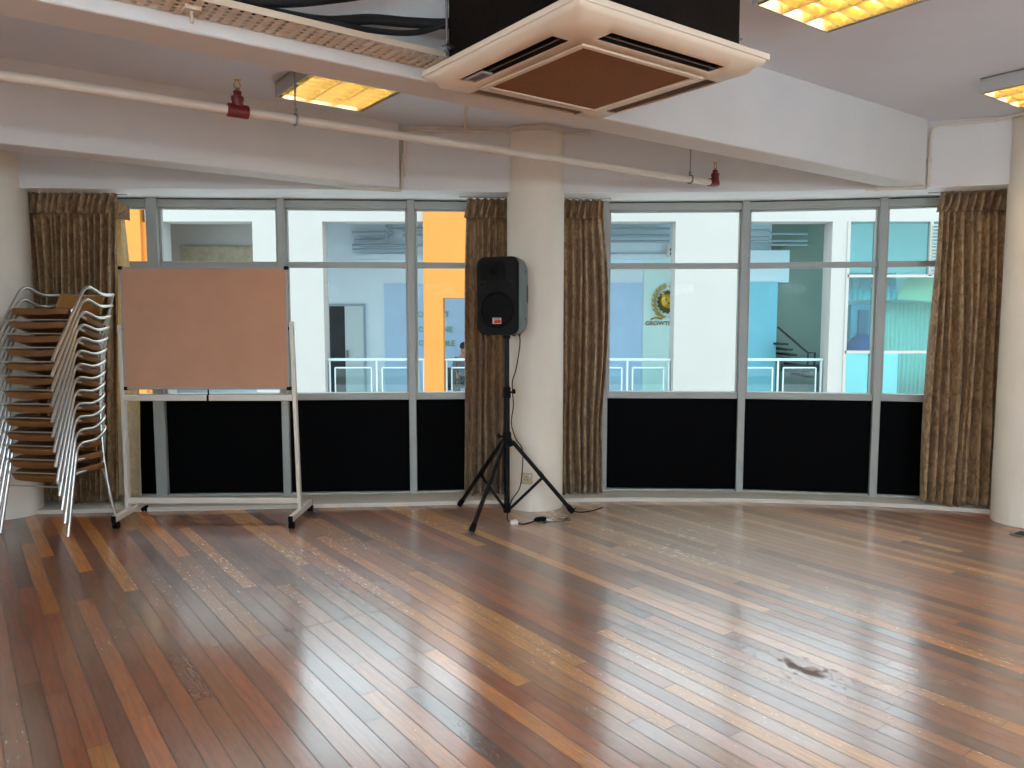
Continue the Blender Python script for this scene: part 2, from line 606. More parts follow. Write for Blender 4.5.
def smooth(pts, k=6):
    """Catmull-Rom through the points"""
    P = [Vector(p) for p in pts]
    out = []
    for i in range(len(P) - 1):
        p0, p1, p2, p3 = P[max(i - 1, 0)], P[i], P[i + 1], P[min(i + 2, len(P) - 1)]
        for j in range(k):
            t = j / k
            out.append(0.5 * ((2 * p1) + (p2 - p0) * t + (2 * p0 - 5 * p1 + 4 * p2 - p3) * t * t + (3 * p1 - p0 - 3 * p2 + p3) * t ** 3))
    out.append(P[-1])
    return out


def rrect(w, h, r, n=5):
    """rounded rectangle outline, centred"""
    out = []
    for cx, cy, a in ((w / 2 - r, h / 2 - r, 0), (-w / 2 + r, h / 2 - r, 90), (-w / 2 + r, -h / 2 + r, 180), (w / 2 - r, -h / 2 + r, 270)):
        for i in range(n + 1):
            t = R(a + 90 * i / n)
            out.append((cx + r * math.cos(t), cy + r * math.sin(t)))
    return out


U = Vector((math.cos(R(36.3)), math.sin(R(36.3)), 0))      # the two directions of the ceiling beams
V = Vector((-U.y, U.x, 0))


def uv(u, v, z):
    p = U * u + V * v
    return Vector((p.x, p.y, z))


# ------------------------------------------------------------------ room shell
CEIL = 2.938  # ceiling, fascia, beams and fittings scaled about the camera, baked into the numbers
SOFFIT = 2.465
XL, XR, YB = -4.45, 4.45, -4.6
FAS = [(-4.45, 5.735), (-3.667, 5.766), (-2.847, 5.8), (-1.592, 5.848), (-0.84, 5.877), (0.0, 5.954), (0.84, 6.012), (1.766, 5.964), (2.76, 5.848), (3.04, 5.761), (3.542, 5.616), (4.45, 5.35)]
WIN = [(-4.45, 6.195), (-2.895, 6.28), (-1.876, 6.33), (-0.831, 6.39), (0.202, 6.47), (0.78, 6.50), (1.937, 6.45), (2.997, 6.28), (4.45, 5.93)]


def fas(x):
    for (x0, y0), (x1, y1) in zip(FAS, FAS[1:]):
        if x <= x1:
            return y0 + (y1 - y0) * (x - x0) / (x1 - x0)
    return FAS[-1][1]


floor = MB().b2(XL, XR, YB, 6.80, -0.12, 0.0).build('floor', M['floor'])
struct(floor, 'worn glossy red brown timber plank floor laid on the diagonal', 'floor')
ce = MB().b2(XL, XR, YB, 6.85, CEIL, CEIL + 0.15).build('ceiling', M['ceil'])
struct(ce, 'white painted concrete ceiling', 'ceiling')
struct(MB().b2(XL - 0.15, XL, YB, 6.85, -0.1, CEIL + 0.1).build('wall_left', M['paint']), 'white side wall beyond the left column', 'wall')
struct(MB().b2(XR, XR + 0.15, YB, 6.85, -0.1, CEIL + 0.1).build('wall_right', M['paint']), 'white side wall beyond the right column', 'wall')
struct(MB().b2(XL - 0.15, XR + 0.15, YB - 0.15, YB, -0.1, CEIL + 0.1).build('wall_back', M['paint']), 'white wall behind the viewer', 'wall')
# curved fascia above the glazing: front follows the fascia curve, underside is the soffit
poly = [(x, y) for x, y in FAS] + [(x, y + 0.04) for x, y in reversed(WIN)]
struct(MB().prism(poly, SOFFIT, CEIL + 0.02).build('wall_front', M['paint'], angle=20), 'gently curved white fascia wall above the windows', 'wall')
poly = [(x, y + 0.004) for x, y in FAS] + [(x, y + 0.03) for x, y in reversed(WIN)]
struct(MB().prism(poly, SOFFIT - 0.004, SOFFIT + 0.01).build('trim_7', M['soffit'], angle=20), 'narrow soffit strip over the windows, whitened to imitate daylight', 'soffit')
# low painted curb along the glazing
CURB = [(-4.45, 5.69), (-2.965, 5.83), (-1.68, 5.945), (-0.817, 6.02), (-0.34, 6.08), (0.889, 6.18), (1.882, 6.15), (2.867, 6.02), (3.256, 5.92), (4.45, 5.53)]
poly = CURB + [(x, y + 0.05) for x, y in reversed(WIN)]
struct(MB().prism(poly, -0.02, 0.030).build('baseboard_front', M['curb'], angle=20, bevel=0.006), 'low pale curb running along the foot of the windows', 'curb')

# ceiling beams on the diagonal
def clip_u(v, x):      # u where the line at v crosses x
    return (x + V.x * -v) / U.x if False else (x - V.x * v) / U.x


def ceiling_beam(name, v0, v1, u0, u1, label):
    b = MB()
    b.prism([uv(u0[0], v0, 0)[:2], uv(u1[0], v0, 0)[:2], uv(u1[1], v1, 0)[:2], uv(u0[1], v1, 0)[:2]], SOFFIT + 0.001, CEIL + 0.02)
    return struct(b.build(name, M['paint'], bevel=0.008), label, 'beam')


ceiling_beam('trim_1', 5.187, 5.40, (clip_u(5.187, XL + 0.01), clip_u(5.40, XL + 0.01)), (2.77, 2.66), 'white ceiling beam behind the sprinkler pipe on the left')
ceiling_beam('trim_2', 2.813, 3.02, (clip_u(2.813, XL + 0.01), clip_u(3.02, XL + 0.01)), (5.83, 5.72), 'white ceiling beam beside the air conditioner running to the right')


def column(name, x, y, r, label):
    b = MB().lathe([(r, -0.01), (r, CEIL + 0.01)], 48, Matrix.Translation((x, y, 0)))
    return struct(b.build(name, M['column']), label, 'column')


column('trim_3', -3.87, 5.80, 0.225, 'round white column behind the stacked chairs')
column('trim_4', 0.184, 6.055, 0.222, 'round white column behind the loudspeaker')
column('trim_5', 3.80, 5.55, 0.228, 'round white column at the right end of the windows')

# ------------------------------------------------------------------ windows
WLAB = ['left end window behind the gold curtain and chairs', 'window above and behind the brown board',
        'window with grey doorway seen across the courtyard', 'window left of the middle column showing the orange wall',
        'narrow window behind the curtain beside the middle column', 'wide window right of the middle column showing the gold emblem',
        'window showing the staircase across the courtyard', 'right end window beside the gold curtain']


def local(p, q):
    p, q = Vector((p[0], p[1], 0)), Vector((q[0], q[1], 0))
    t = (q - p)
    ln = t.length
    ang = math.atan2(t.y, t.x)
    return p, ang, ln


for i, (p, q) in enumerate(zip(WIN, WIN[1:])):
    pp, ang, ln = local(p, q)
    w = thing('window_%d' % (i + 1), WLAB[i], 'window', pp, ang, kind='structure')
    mw = 0.030 if i != 1 else 0.045
    b = MB()                                            # head, transom, sill and bottom rails
    b.b2(0.0, ln, -0.045, 0.045, 2.39, 2.450)
    b.b2(0.0, ln, -0.035, 0.035, 1.910, 1.957)
    b.b2(0.0, ln, -0.045, 0.045, 0.822, 0.880)
    b.b2(0.0, ln, -0.045, 0.045, 0.02, 0.045)
    b.build('frame_rail', M['alu'], w, bevel=0.004)
    MB().b2(-mw, mw, -0.06, 0.05, 0.02, 2.468).build('mullion', M['alu'], w, bevel=0.004)
    b = MB()
    b.b2(mw, ln - 0.03, -0.02, 0.02, 2.375, 2.39)
    b.b2(mw, mw + 0.018, -0.02, 0.02, 0.88, 2.39)
    b.b2(ln - 0.048, ln - 0.03, -0.02, 0.02, 0.88, 2.39)
    b.build('inner_bead', M['alu'], w)
    MB().b2(mw, ln - 0.03, -0.02, 0.02, 2.450, 2.47).build('head_gap', M['headgap'], w)
    MB().b2(mw, ln - 0.03, -0.003, 0.003, 1.957, 2.39).build('upper_pane', M['glass'], w)
    MB().b2(mw, ln - 0.03, -0.003, 0.003, 0.88, 1.910).build('lower_pane', M['glass'], w)
    MB().b2(mw, ln - 0.03, -0.012, 0.012, 0.045, 0.822).build('blackout_panel', M['black'], w)


# ------------------------------------------------------------------ curtains
def curtain(name, label, xt0, xt1, xb0, xb1, yoff, nple, seed, top=2.448, bot=0.04, bulge=0.0, flap=False):
    rnd = random.Random(seed)
    ph = [rnd.uniform(0, 6.28) for _ in range(6)]
    xm = (xt0 + xt1) / 2
    root = thing(name, label, 'curtain', (xm, fas(xm) + yoff, 0.0))
    ox, oy = xm, fas(xm) + yoff
    jit = [rnd.uniform(0.7, 1.35) for _ in range(nple + 2)]

    def base(s, t):          # s across, t 0 at top .. 1 at bottom
        e = min(1.0, t * 1.0)
        x0 = xt0 + (xb0 - xt0) * e
        x1 = xt1 + (xb1 - xt1) * (e ** 0.8)
        x1 += bulge * math.sin(math.pi * min(1.0, t * 1.35)) * (1 if t < 0.74 else 0)
        # uneven spacing of the folds
        sw = s + 0.012 * math.sin(2 * math.pi * 3 * s + ph[0]) * (0.3 + t) + 0.008 * math.sin(2 * math.pi * 5 * s + ph[1])
        x = x0 + (x1 - x0) * sw
        return x, fas(x) + yoff

    def drape(s, j):
        t = j
        z = top - 0.135 - (top - 0.135 - bot) * t
        x, y = base(s, 0.055 + 0.945 * t)
        k = jit[min(int(s * nple), nple)]
        w = math.sin(2 * math.pi * nple * s + 0.5 * math.sin(4 * t + ph[2]))
        w = math.copysign(abs(w) ** 0.75, w)
        a = (0.024 + 0.026 * min(1, t * 3)) * k
        y += -a * w + 0.012 * math.sin(2 * math.pi * 2 * s + 3.0 * t + ph[3])
        x += 0.006 * math.sin(6 * t + ph[4] + 9 * s)
        z += 0.012 * math.sin(2 * math.pi * s * 1.5 + ph[5]) * t
        return (x - ox, y - oy, z)

    MB().grid(drape, nple * 12, 40).build('drape', M['curtain'], root, solid=0.004, angle=80)

    def head(s, j):
        z = top - 0.145 * j + 0.012 * abs(math.sin(math.pi * nple * s)) * (1 - j)
        x, y = base(s, 0.055 * j)
        w = math.sin(2 * math.pi * nple * s)
        w = math.copysign(abs(w) ** 0.5, w)
        # pinch pleats lean and stand out in the middle of the band
        x += 0.030 * (0.5 - j) * jit[min(int(s * nple), nple)]
        y += -0.028 * w * (0.75 + 0.5 * math.sin(math.pi * j)) - 0.014
        return (x - ox, y - oy, z)

    MB().grid(head, nple * 12, 5).build('pleated_heading', M['curtain'], root, solid=0.004, angle=80)
    for k in range(nple):
        x, y = base((k + 0.5) / nple, 0)
        MB().box((x - ox, y - oy, top + 0.005), (0.006, 0.006, 0.02)).build('hook', M['steel'], root)
    return root, ox, oy


c1, ox, oy = curtain('curtain', 'wide gold damask curtain behind the stacked chairs at the left end', -3.84, -3.06, -3.72, -3.17, 0.22, 15, 3, top=2.448, bot=0.045)
# cream lining folded out at its free edge


def lin(s, t):
    z = 2.31 - 2.25 * t
    x0 = -3.12 - 0.13 * min(1, t * 1.3)
    x1 = -3.04 + 0.075 * min(1, t * 1.5)
    x = x0 + (x1 - x0) * s + 0.012 * math.sin(5 * t)
    y = fas(x) + 0.285 + (0.018 + 0.012 * t) * math.sin(15 * s + 2 * t)
    return (x - ox, y - oy, z)


tag(MB().grid(lin, 28, 30).build('lining', M['lining'], c1, solid=0.003, angle=80), 'pale damask curtain lining')


def flap(s, t):
    x = -3.09 + 0.13 * s
    z = 2.435 - 0.06 * s - 0.16 * t * (1 - 0.35 * s) - 0.02 * s
    y = fas(x) + 0.22 - 0.02 * math.sin(3.14 * s)
    return (x - ox, y - oy, z)


MB().grid(flap, 10, 6).build('heading_flap', M['curtain'], c1, solid=0.006, angle=80)
curtain('curtain', 'narrow gold damask curtain directly behind the loudspeaker', -0.37, 0.03, -0.40, 0.02, 0.35, 7, 11)
curtain('curtain', 'gold damask curtain hanging along the right side of the middle column', 0.36, 0.735, 0.37, 0.765, 0.33, 7, 23, bulge=0.045)
curtain('curtain', 'gold damask curtain hanging against the right end column', 3.27, 3.74, 3.24, 3.76, 0.28, 9, 31, top=2.452)


def rail(label, x0, x1, n):
    b = MB()
    xs = [x0 + (x1 - x0) * k / n for k in range(n + 1)]
    for a, c in zip(xs, xs[1:]):
        b.beam((a, fas(a) + 0.27, 2.459), (c, fas(c) + 0.27, 2.459), 0.022, 0.010)
    tag(b.build('curtain_rail', M['alu']), label, 'curtain rail')


rail('slim curtain track under the soffit of the left windows', -4.1, -3.0, 5)
rail('slim curtain track over the narrow curtain behind the loudspeaker', -0.42, 0.0, 3)
rail('slim curtain track over the curtain right of the middle column', 0.37, 0.80, 3)
rail('slim curtain track under the soffit by the right end column', 3.2, 4.1, 6)

# ------------------------------------------------------------------ ceiling cassette air conditioner
AC_U, AC_V, AC_Z = 1.994, 2.22, 2.383
ac = thing('ceiling_air_conditioner', 'square cassette air conditioner with brown filter hanging from ceiling', 'air conditioner', uv(AC_U, AC_V, AC_Z), R(36.3))
ac.scale = (0.965, 0.965, 0.965)          # a 0.92 m panel, shrunk with the ceiling group scaled about the camera
LN = [-0.477, -0.46, -0.422, -0.350, -0.31, -0.285, 0.285, 0.31, 0.350, 0.422, 0.46, 0.477]


def acz(a, b_):
    m_ = max(abs(a), abs(b_))
    if m_ <= 0.31:
        return 0.0
    if m_ <= 0.422:
        return 0.006
    return 0.006 + 0.046 * ((m_ - 0.422) / 0.055) ** 1.3


def is_slot(a, b_):
    A, B = abs(a), abs(b_)
    return (0.350 < A < 0.422 and B < 0.285) or (0.350 < B < 0.422 and A < 0.285)


b = MB()
for i in range(len(LN) - 1):
    for j in range(len(LN) - 1):
        xa, xb, ya, yb = LN[i], LN[i + 1], LN[j], LN[j + 1]
        mx, my = (xa + xb) / 2, (ya + yb) / 2
        if is_slot(mx, my) or (abs(mx) < 0.31 and abs(my) < 0.31):
            continue
        b.add([(xa, ya, acz(xa, ya)), (xb, ya, acz(xb, ya)), (xb, yb, acz(xb, yb)), (xa, yb, acz(xa, yb))], [(0, 1, 2, 3)])
b.build('panel', M['acwhite'], ac, solid=0.012, angle=50, off=1.0)
b = MB()
for sx, sy, l, w_ in ((0, -0.475, 0.95, 0.012), (0, 0.475, 0.95, 0.012)):
    b.box((sx, sy, 0.062), (l, w_, 0.022))
    b.box((sy, sx, 0.062), (w_, l, 0.022))
b.build('panel_rim', M['acwhite'], ac, bevel=0.003)
# air slots, one per side, each with a hinged vane
for k in range(4):
    rot = Matrix.Rotation(k * math.pi / 2, 4, 'Z')
    bb = MB()
    x0, x1, y0, y1, z0, z1 = -0.285, 0.285, 0.350, 0.422, 0.007, 0.085
    vs = [rot @ Vector(p) for p in ((x0, y0, z0), (x1, y0, z0), (x1, y1, z0), (x0, y1, z0), (x0, y0, z1), (x1, y0, z1), (x1, y1, z1), (x0, y1, z1))]
    bb.add(vs, [(0, 1, 5, 4), (1, 2, 6, 5), (2, 3, 7, 6), (3, 0, 4, 7), (4, 5, 6, 7)])
    so = bb.build('air_slot', M['acslot'], ac)
    vb = MB()
    vr = rot.to_3x3() @ Matrix.Rotation(R(-35), 3, 'X')
    vb.box(rot @ Vector((0, 0.366, 0.020)), (0.560, 0.044, 0.005), vr)
    vb.build('vane', M['acvane'], so, bevel=0.0015)
# intake grille frame with a groove, and the filter
b = MB()
for h, z0, z1 in ((0.308, -0.006, 0.02),):
    for s_ in (-1, 1):
        b.box((0, s_ * (h - 0.012), (z0 + z1) / 2), (2 * h, 0.024, z1 - z0))
        b.box((s_ * (h - 0.012), 0, (z0 + z1) / 2), (0.024, 2 * h - 0.048, z1 - z0))
gf = b.build('grille_frame', M['acwhite'], ac, bevel=0.004)
b = MB()
for s_ in (-1, 1):
    b.box((0, s_ * 0.312, 0.006), (0.632, 0.006, 0.01))
    b.box((s_ * 0.312, 0, 0.006), (0.006, 0.632, 0.01))
b.build('grille_seam', M['acslot'], ac)


def filter_mat():
    m = bpy.data.materials.new('brown_filter_grid')
    m.use_nodes = True
    nt = m.node_tree
    N, L = nt.nodes, nt.links
    bs = N['Principled BSDF']
    tc = N.new('ShaderNodeTexCoord')
    br = N.new('ShaderNodeTexBrick')
    br.offset = 0.0
    br.inputs['Color1'].default_value = srgb(136, 84, 34)
    br.inputs['Color2'].default_value = srgb(124, 76, 30)
    br.inputs['Mortar'].default_value = srgb(132, 90, 50)
    br.inputs['Scale'].default_value = 1.0
    br.inputs['Brick Width'].default_value = 0.0125
    br.inputs['Row Height'].default_value = 0.0125
    br.inputs['Mortar Size'].default_value = 0.0014
    L.new(tc.outputs['Object'], br.inputs['Vector'])
    L.new(br.outputs['Color'], bs.inputs['Base Color'])
    bs.inputs['Roughness'].default_value = 0.7
    bs.inputs['Specular IOR Level'].default_value = 0.25
    return m


M['filter'] = filter_mat()
b = MB()
b.box((0, 0, 0.008), (0.562, 0.562, 0.008))
tag(b.build('filter_grille', M['filter'], ac), 'brown intake filter grille')
# display on the near-left corner
b = MB().box((-0.382, -0.225 + 0.43, 0.002), (0.05, 0.0, 0.0))
b = MB().box((-0.383, 0.205, 0.006), (0.05, 0.12, 0.007))
dp = b.build('display', M['housing'], ac, bevel=0.003)
MB().box((-0.383, 0.205, 0.002), (0.03, 0.09, 0.002)).build('display_lens', M['acvane'], dp)
# the casing above
b = MB().box((0, 0, 0.235), (0.80, 0.80, 0.30))
b.box((0, 0, 0.095), (0.84, 0.84, 0.03))
b.build('casing', M['acbody'], ac, bevel=0.01)
for sx in (-1, 1):
    for sy in (-1, 1):
        rb = MB().cyl((sx * 0.43, sy * 0.36, 0.12), (sx * 0.43, sy * 0.36, (CEIL - AC_Z) / 0.965), 0.005, 8)
        rb.box((sx * 0.42, sy * 0.36, 0.15), (0.05, 0.03, 0.006))
        rd = rb.build('hanger_rod', M['steel'], ac)
        nb = MB().cyl((sx * 0.43, sy * 0.36, 0.155), (sx * 0.43, sy * 0.36, 0.17), 0.011, 6)
        nb.cyl((sx * 0.43, sy * 0.36, 0.14), (sx * 0.43, sy * 0.36, 0.13), 0.011, 6)
        nb.build('nut', M['steel'], rd)

# ------------------------------------------------------------------ perforated cable tray along the beam
TU0, TU1, TV0, TV1, TZ = -0.965, 1.64, 2.64, 2.803, 2.515
tr = thing('cable_tray', 'perforated cream metal cable tray fixed along the beam', 'cable tray', uv(TU0, TV0, TZ), R(36.3))
b = MB()
TW = TV1 - TV0
nrow, pitch = 5, 0.038
n = int((TU1 - TU0) / pitch)
# bottom sheet pierced with rows of slots
us = [0.0]
for k in range(n):
    us += [k * pitch + 0.011, k * pitch + 0.025]
us.append(TU1 - TU0)
vs_ = [0.0]
for r_ in range(nrow):
    c = TW * (r_ + 0.5) / nrow
    vs_ += [c - 0.010, c + 0.010]
vs_.append(TW)
for i in range(len(us) - 1):
    for j in range(len(vs_) - 1):
        if i % 2 == 1 and j % 2 == 1:
            continue
        b.add([(us[i], vs_[j], 0), (us[i + 1], vs_[j], 0), (us[i + 1], vs_[j + 1], 0), (us[i], vs_[j + 1], 0)], [(0, 1, 2, 3)])
b.build('perforated_sheet', M['tray'], tr, solid=0.002)
b = MB()
b.box(((TU1 - TU0) / 2, 0.001, 0.010), (TU1 - TU0, 0.002, 0.020))
b.box(((TU1 - TU0) / 2, 0.007, 0.020), (TU1 - TU0, 0.014, 0.002))
b.build('side_flange', M['tray'], tr)
b = MB()
b.box(((TU1 - TU0) / 2, TW - 0.001, 0.022), (TU1 - TU0, 0.002, 0.044))
b.build('side_flange', M['tray'], tr)
for uu in (0.5, 1.2, 2.0, 2.5):
    MB().box((uu, TW / 2, 0.010), (0.03, TW - 0.006, 0.018)).build('splice_plate', M['tray'], tr, bevel=0.003)
b = MB()
b.box((1.66, TW * 0.5, -0.008), (0.05, 0.05, 0.012))
b.cyl((1.66, TW * 0.5, -0.012), (1.66, TW * 0.5, -0.05), 0.006, 8)
b.build('hanger_clip', M['tray'], tr)

# lagged refrigerant pipes above the tray
tag(MB().tube(smooth([uv(0.193, 2.702, 2.677), uv(0.531, 2.702, 2.605), uv(0.772, 2.702, 2.573), uv(0.965, 2.702, 2.592), uv(1.158, 2.702, 2.648), uv(1.370, 2.702, 2.730), uv(1.544, 2.663, 2.832), uv(1.640, 2.625, 2.919)], 6), 0.022, 12).build('lagged_pipe', M['rubber']),
    'thick black lagged pipe curving above the cable tray', 'pipe')
tag(MB().tube(smooth([uv(0.579, 2.760, 2.563), uv(0.917, 2.760, 2.571), uv(1.158, 2.760, 2.585), uv(1.351, 2.750, 2.631), uv(1.525, 2.721, 2.648), uv(1.660, 2.644, 2.658), uv(1.698, 2.606, 2.735), uv(1.708, 2.596, 2.919)], 6), 0.020, 12).build('lagged_pipe', M['rubber']),
    'black lagged pipe running into the corner of the air conditioner', 'pipe')
tag(MB().tube(smooth([uv(0.965, 2.683, 2.552), uv(1.254, 2.683, 2.560), uv(1.467, 2.683, 2.586), uv(1.583, 2.663, 2.624), uv(1.640, 2.586, 2.658)], 6), 0.011, 10).build('lagged_pipe', M['rubber']),
    'thin black drain pipe just above the cable tray end', 'pipe')
tag(MB().tube(smooth([uv(1.640, 2.572, 2.933), uv(1.655, 2.572, 2.803), uv(1.640, 2.562, 2.677), uv(1.698, 2.557, 2.590), uv(1.833, 2.552, 2.562)], 6), 0.007, 8).build('power_cable', M['blackplastic']),
    'thin black cable dropping from ceiling to the air conditioner casing', 'cable')

# ------------------------------------------------------------------ sprinkler pipe
P0, P1 = Vector((-2.082, 3.207, 2.484)), Vector((1.485, 5.704, 2.484))
PD = (P1 - P0).normalized()
sp = thing('sprinkler_pipe', 'long cream sprinkler pipe hung below the ceiling', 'pipe', P0)
MB().tube([PD * -2.1, PD * 0, PD * 1.5, PD * 3.0, (P1 - P0) - PD * 0.03], 0.022, 16).build('pipe_run', M['pipe'], sp)


def sprinkler(d, end=False):
    p = PD * d
    b = MB()
    if end:
        b.tube([p - PD * 0.06, p - PD * 0.02, p + PD * 0.01, p + Vector((0, 0, 0.03)), p + Vector((0, 0, 0.07))], [0.029, 0.030, 0.031, 0.028, 0.024], 14)
    else:
        b.tube([p - PD * 0.05, p - PD * 0.046, p + PD * 0.046, p + PD * 0.05], [0.028, 0.032, 0.032, 0.028], 16)
    b.lathe([(0.026, 0.0), (0.026, 0.045), (0.03, 0.05), (0.03, 0.066), (0.019, 0.07), (0.019, 0.092)], 14, Matrix.Translation(p))
    t = tag(b.build('tee_fitting' if not end else 'elbow_fitting', M['red'], sp), 'red pipe fitting')
    h = MB()
    h.lathe([(0.009, 0.09), (0.009, 0.105), (0.006, 0.108)], 10, Matrix.Translation(p))
    for s_ in (-1, 1):
        h.tube([p + PD * 0.008 * s_ + Vector((0, 0, 0.10)), p + PD * 0.016 * s_ + Vector((0, 0, 0.120)), p + PD * 0.004 * s_ + Vector((0, 0, 0.142))], 0.0028, 6)
    h.lathe([(0.001, 0.140), (0.019, 0.143), (0.020, 0.146), (0.001, 0.148)], 12, Matrix.Translation(p))
    h.build('sprinkler_head', M['brass'], t)


sprinkler((Vector((-1.305, 3.744, 2.484)) - P0).length)
sprinkler((P1 - P0).length, True)


def hanger(d):
    p = PD * d
    b = MB().cyl(p + Vector((0, 0, 0.035)), p + Vector((0, 0, CEIL - 2.484)), 0.004, 8)
    b.lathe([(0.010, 0.035), (0.010, 0.055)], 6, Matrix.Translation(p))
    sd = PD.cross(Vector((0, 0, 1)))
    ring = [p + (sd * math.cos(t) + Vector((0, 0, 1)) * math.sin(t)) * 0.028 for t in [2 * math.pi * k / 20 for k in range(20)]]
    b.tube(ring, 0.006, 6, closed=True)
    b.build('pipe_hanger', M['steel'], sp)


hanger((Vector((-1.076, 3.908, 2.484)) - P0).length)
hanger((Vector((1.265, 5.558, 2.484)) - P0).length)


# ------------------------------------------------------------------ surface conduits
def conduit(label, pts, r=0.011, clips=()):
    t = thing('conduit', label, 'conduit', pts[0])
    o_ = Vector(pts[0])
    MB().tube([Vector(p) - o_ for p in pts], r, 10).build('conduit_run', M['pipe'], t)
    for c in clips:
        MB().box(Vector(c) - o_, (0.03, 0.03, 0.03)).build('saddle_clip', M['pipe'], t, bevel=0.004)
    return t


def fx(x, z, d=0.013):
    return (x, fas(x) - d, z)


col_arc = [(0.184 - 0.238 * math.cos(t), 6.055 - 0.238 * math.sin(t), 2.904) for t in [R(a) for a in (27, 45, 65, 90, 115, 135, 153)]]
conduit('white conduit along the top of the fascia and around the middle column',
        [fx(-0.811, 2.562), fx(-0.811, 2.870), fx(-0.801, 2.894), fx(-0.772, 2.904), fx(-0.386, 2.904), fx(-0.077, 2.904, 0.02)] + col_arc + [fx(0.482, 2.904), fx(0.598, 2.904)],
        clips=[fx(-0.579, 2.904), fx(-0.811, 2.706)])
conduit('short white conduit crossing the ceiling towards the middle fascia',
        [fx(-0.347, 2.923), (-0.343, 5.742, 2.925), (-0.318, 5.404, 2.925), (-0.251, 5.018, 2.925), (-0.145, 4.632, 2.925)], clips=[fx(-0.347, 2.904)])
conduit('white conduit bent under the end of the left beam',
        [fx(-0.830, 2.677), fx(-0.830, 2.465), (-0.835, 5.829, 2.450), (-0.888, 5.819, 2.450), (-1.062, 5.771, 2.450), (-1.235, 5.713, 2.450), (-1.283, 5.742, 2.455)], r=0.010)
conduit('white conduit bent around the right fascia above the right curtain',
        [(2.625, 5.771, 2.450), (2.847, 5.742, 2.450), (3.040, 5.722, 2.450), fx(3.064, 2.465), fx(3.064, 2.562), fx(3.064, 2.812), fx(3.078, 2.880), fx(3.127, 2.904), fx(3.474, 2.914), (3.590, 5.404, 2.917), (3.667, 5.114, 2.917)], r=0.011,
        clips=[fx(3.064, 2.658), (2.702, 5.761, 2.450)])

# ------------------------------------------------------------------ ceiling lights
def make_light(label, golden=True):
    t = thing('ceiling_light', label, 'ceiling light', (0, 0, 0), R(36.3))
    S, H = 0.29, 0.087
    b = MB()
    b.box((0, 0, -0.004), (2 * S, 2 * S, 0.008))
    for s_ in (-1, 1):
        b.box((0, s_ * (S - 0.004), -H / 2), (2 * S, 0.008, H))
        b.box((s_ * (S - 0.004), 0, -H / 2), (0.008, 2 * S - 0.016, H))
    b.build('housing', M['housing'], t)
    MB().box((0, 0, -0.011), (2 * S - 0.02, 2 * S - 0.02, 0.004)).build('reflector', M['reflector'] if golden else M['housing'], t)
    b = MB()
    for k in range(4):                       # V-shaped blades, long way
        x = -S + 0.032 + k * (2 * S - 0.064) / 3
        b.prism([(-0.003, -0.088), (0.003, -0.088), (0.020, -0.042), (-0.020, -0.042)], -S + 0.01, S - 0.01,
                Matrix.Translation((x, 0, 0)) @ Matrix(((1, 0, 0, 0), (0, 0, 1, 0), (0, 1, 0, 0), (0, 0, 0, 1))))
    for k in range(1, 7):                    # cross blades
        y = -S + k * 2 * S / 7
        b.prism([(-0.002, -0.086), (0.002, -0.086), (0.014, -0.046), (-0.014, -0.046)], -S + 0.01, S - 0.01,
                Matrix.Translation((0, y, 0)) @ Matrix(((0, 0, 1, 0), (1, 0, 0, 0), (0, 1, 0, 0), (0, 0, 0, 1))))
    if golden:
        b.build('louver', M['louver'], t)
    for k in range(3):
        x = -S + 0.012 + (k + 0.5) * (2 * S - 0.024) / 3
        MB().cyl((x, -S + 0.02, -0.028), (x, S - 0.02, -0.028), 0.013, 12).build('tube', M['tube'] if golden else M['tube'], t)
    return t


lights = [
    (1.978, 4.468, 'louvred fluorescent ceiling light beyond the long beam on the left'),
    (3.156, 1.862, 'golden louvred ceiling light nearest the air conditioner at top of view'),
    (5.375, 1.867, 'louvred ceiling light near the right end column'),
]
proto = make_light(lights[0][2])
for k, (u_, v_, lab) in enumerate(lights):
    o = proto if k == 0 else dup(proto, lab)
    o['group'] = 'louvred ceiling lights'
    o.location = uv(u_, v_, CEIL)
# unseen opal drum lamps added to brighten the room
spots = [(-1.2, -1.4), (-4.2, -1.0), (0.6, -3.4), (-2.4, -2.0), (-3.2, 0.2), (3.4, -1.6)]


def make_fill_light():
    t = thing('fill_light', 'unseen opal drum fill light added on a rod to brighten the room', 'added fill light', (0, 0, 0))
    MB().lathe([(0.30, -0.09), (0.34, -0.085), (0.35, -0.07), (0.35, 0.07), (0.34, 0.085), (0.30, 0.09)], 32).build('shade', M['opal'], t)
    MB().cyl((0, 0, 0.09), (0, 0, CEIL - 2.05), 0.008, 8).build('hanging_rod', M['steel'], t)
    MB().lathe([(0.05, CEIL - 2.08), (0.06, CEIL - 2.07), (0.06, CEIL - 2.05)], 20).build('ceiling_rose', M['whiteplastic'], t)
    return t


proto = make_fill_light()
for k, (u_, v_) in enumerate(spots):
    o = proto if k == 0 else dup(proto)
    o['group'] = 'unseen fill lights added to brighten the room'
    o.location = uv(u_, v_, 2.05)

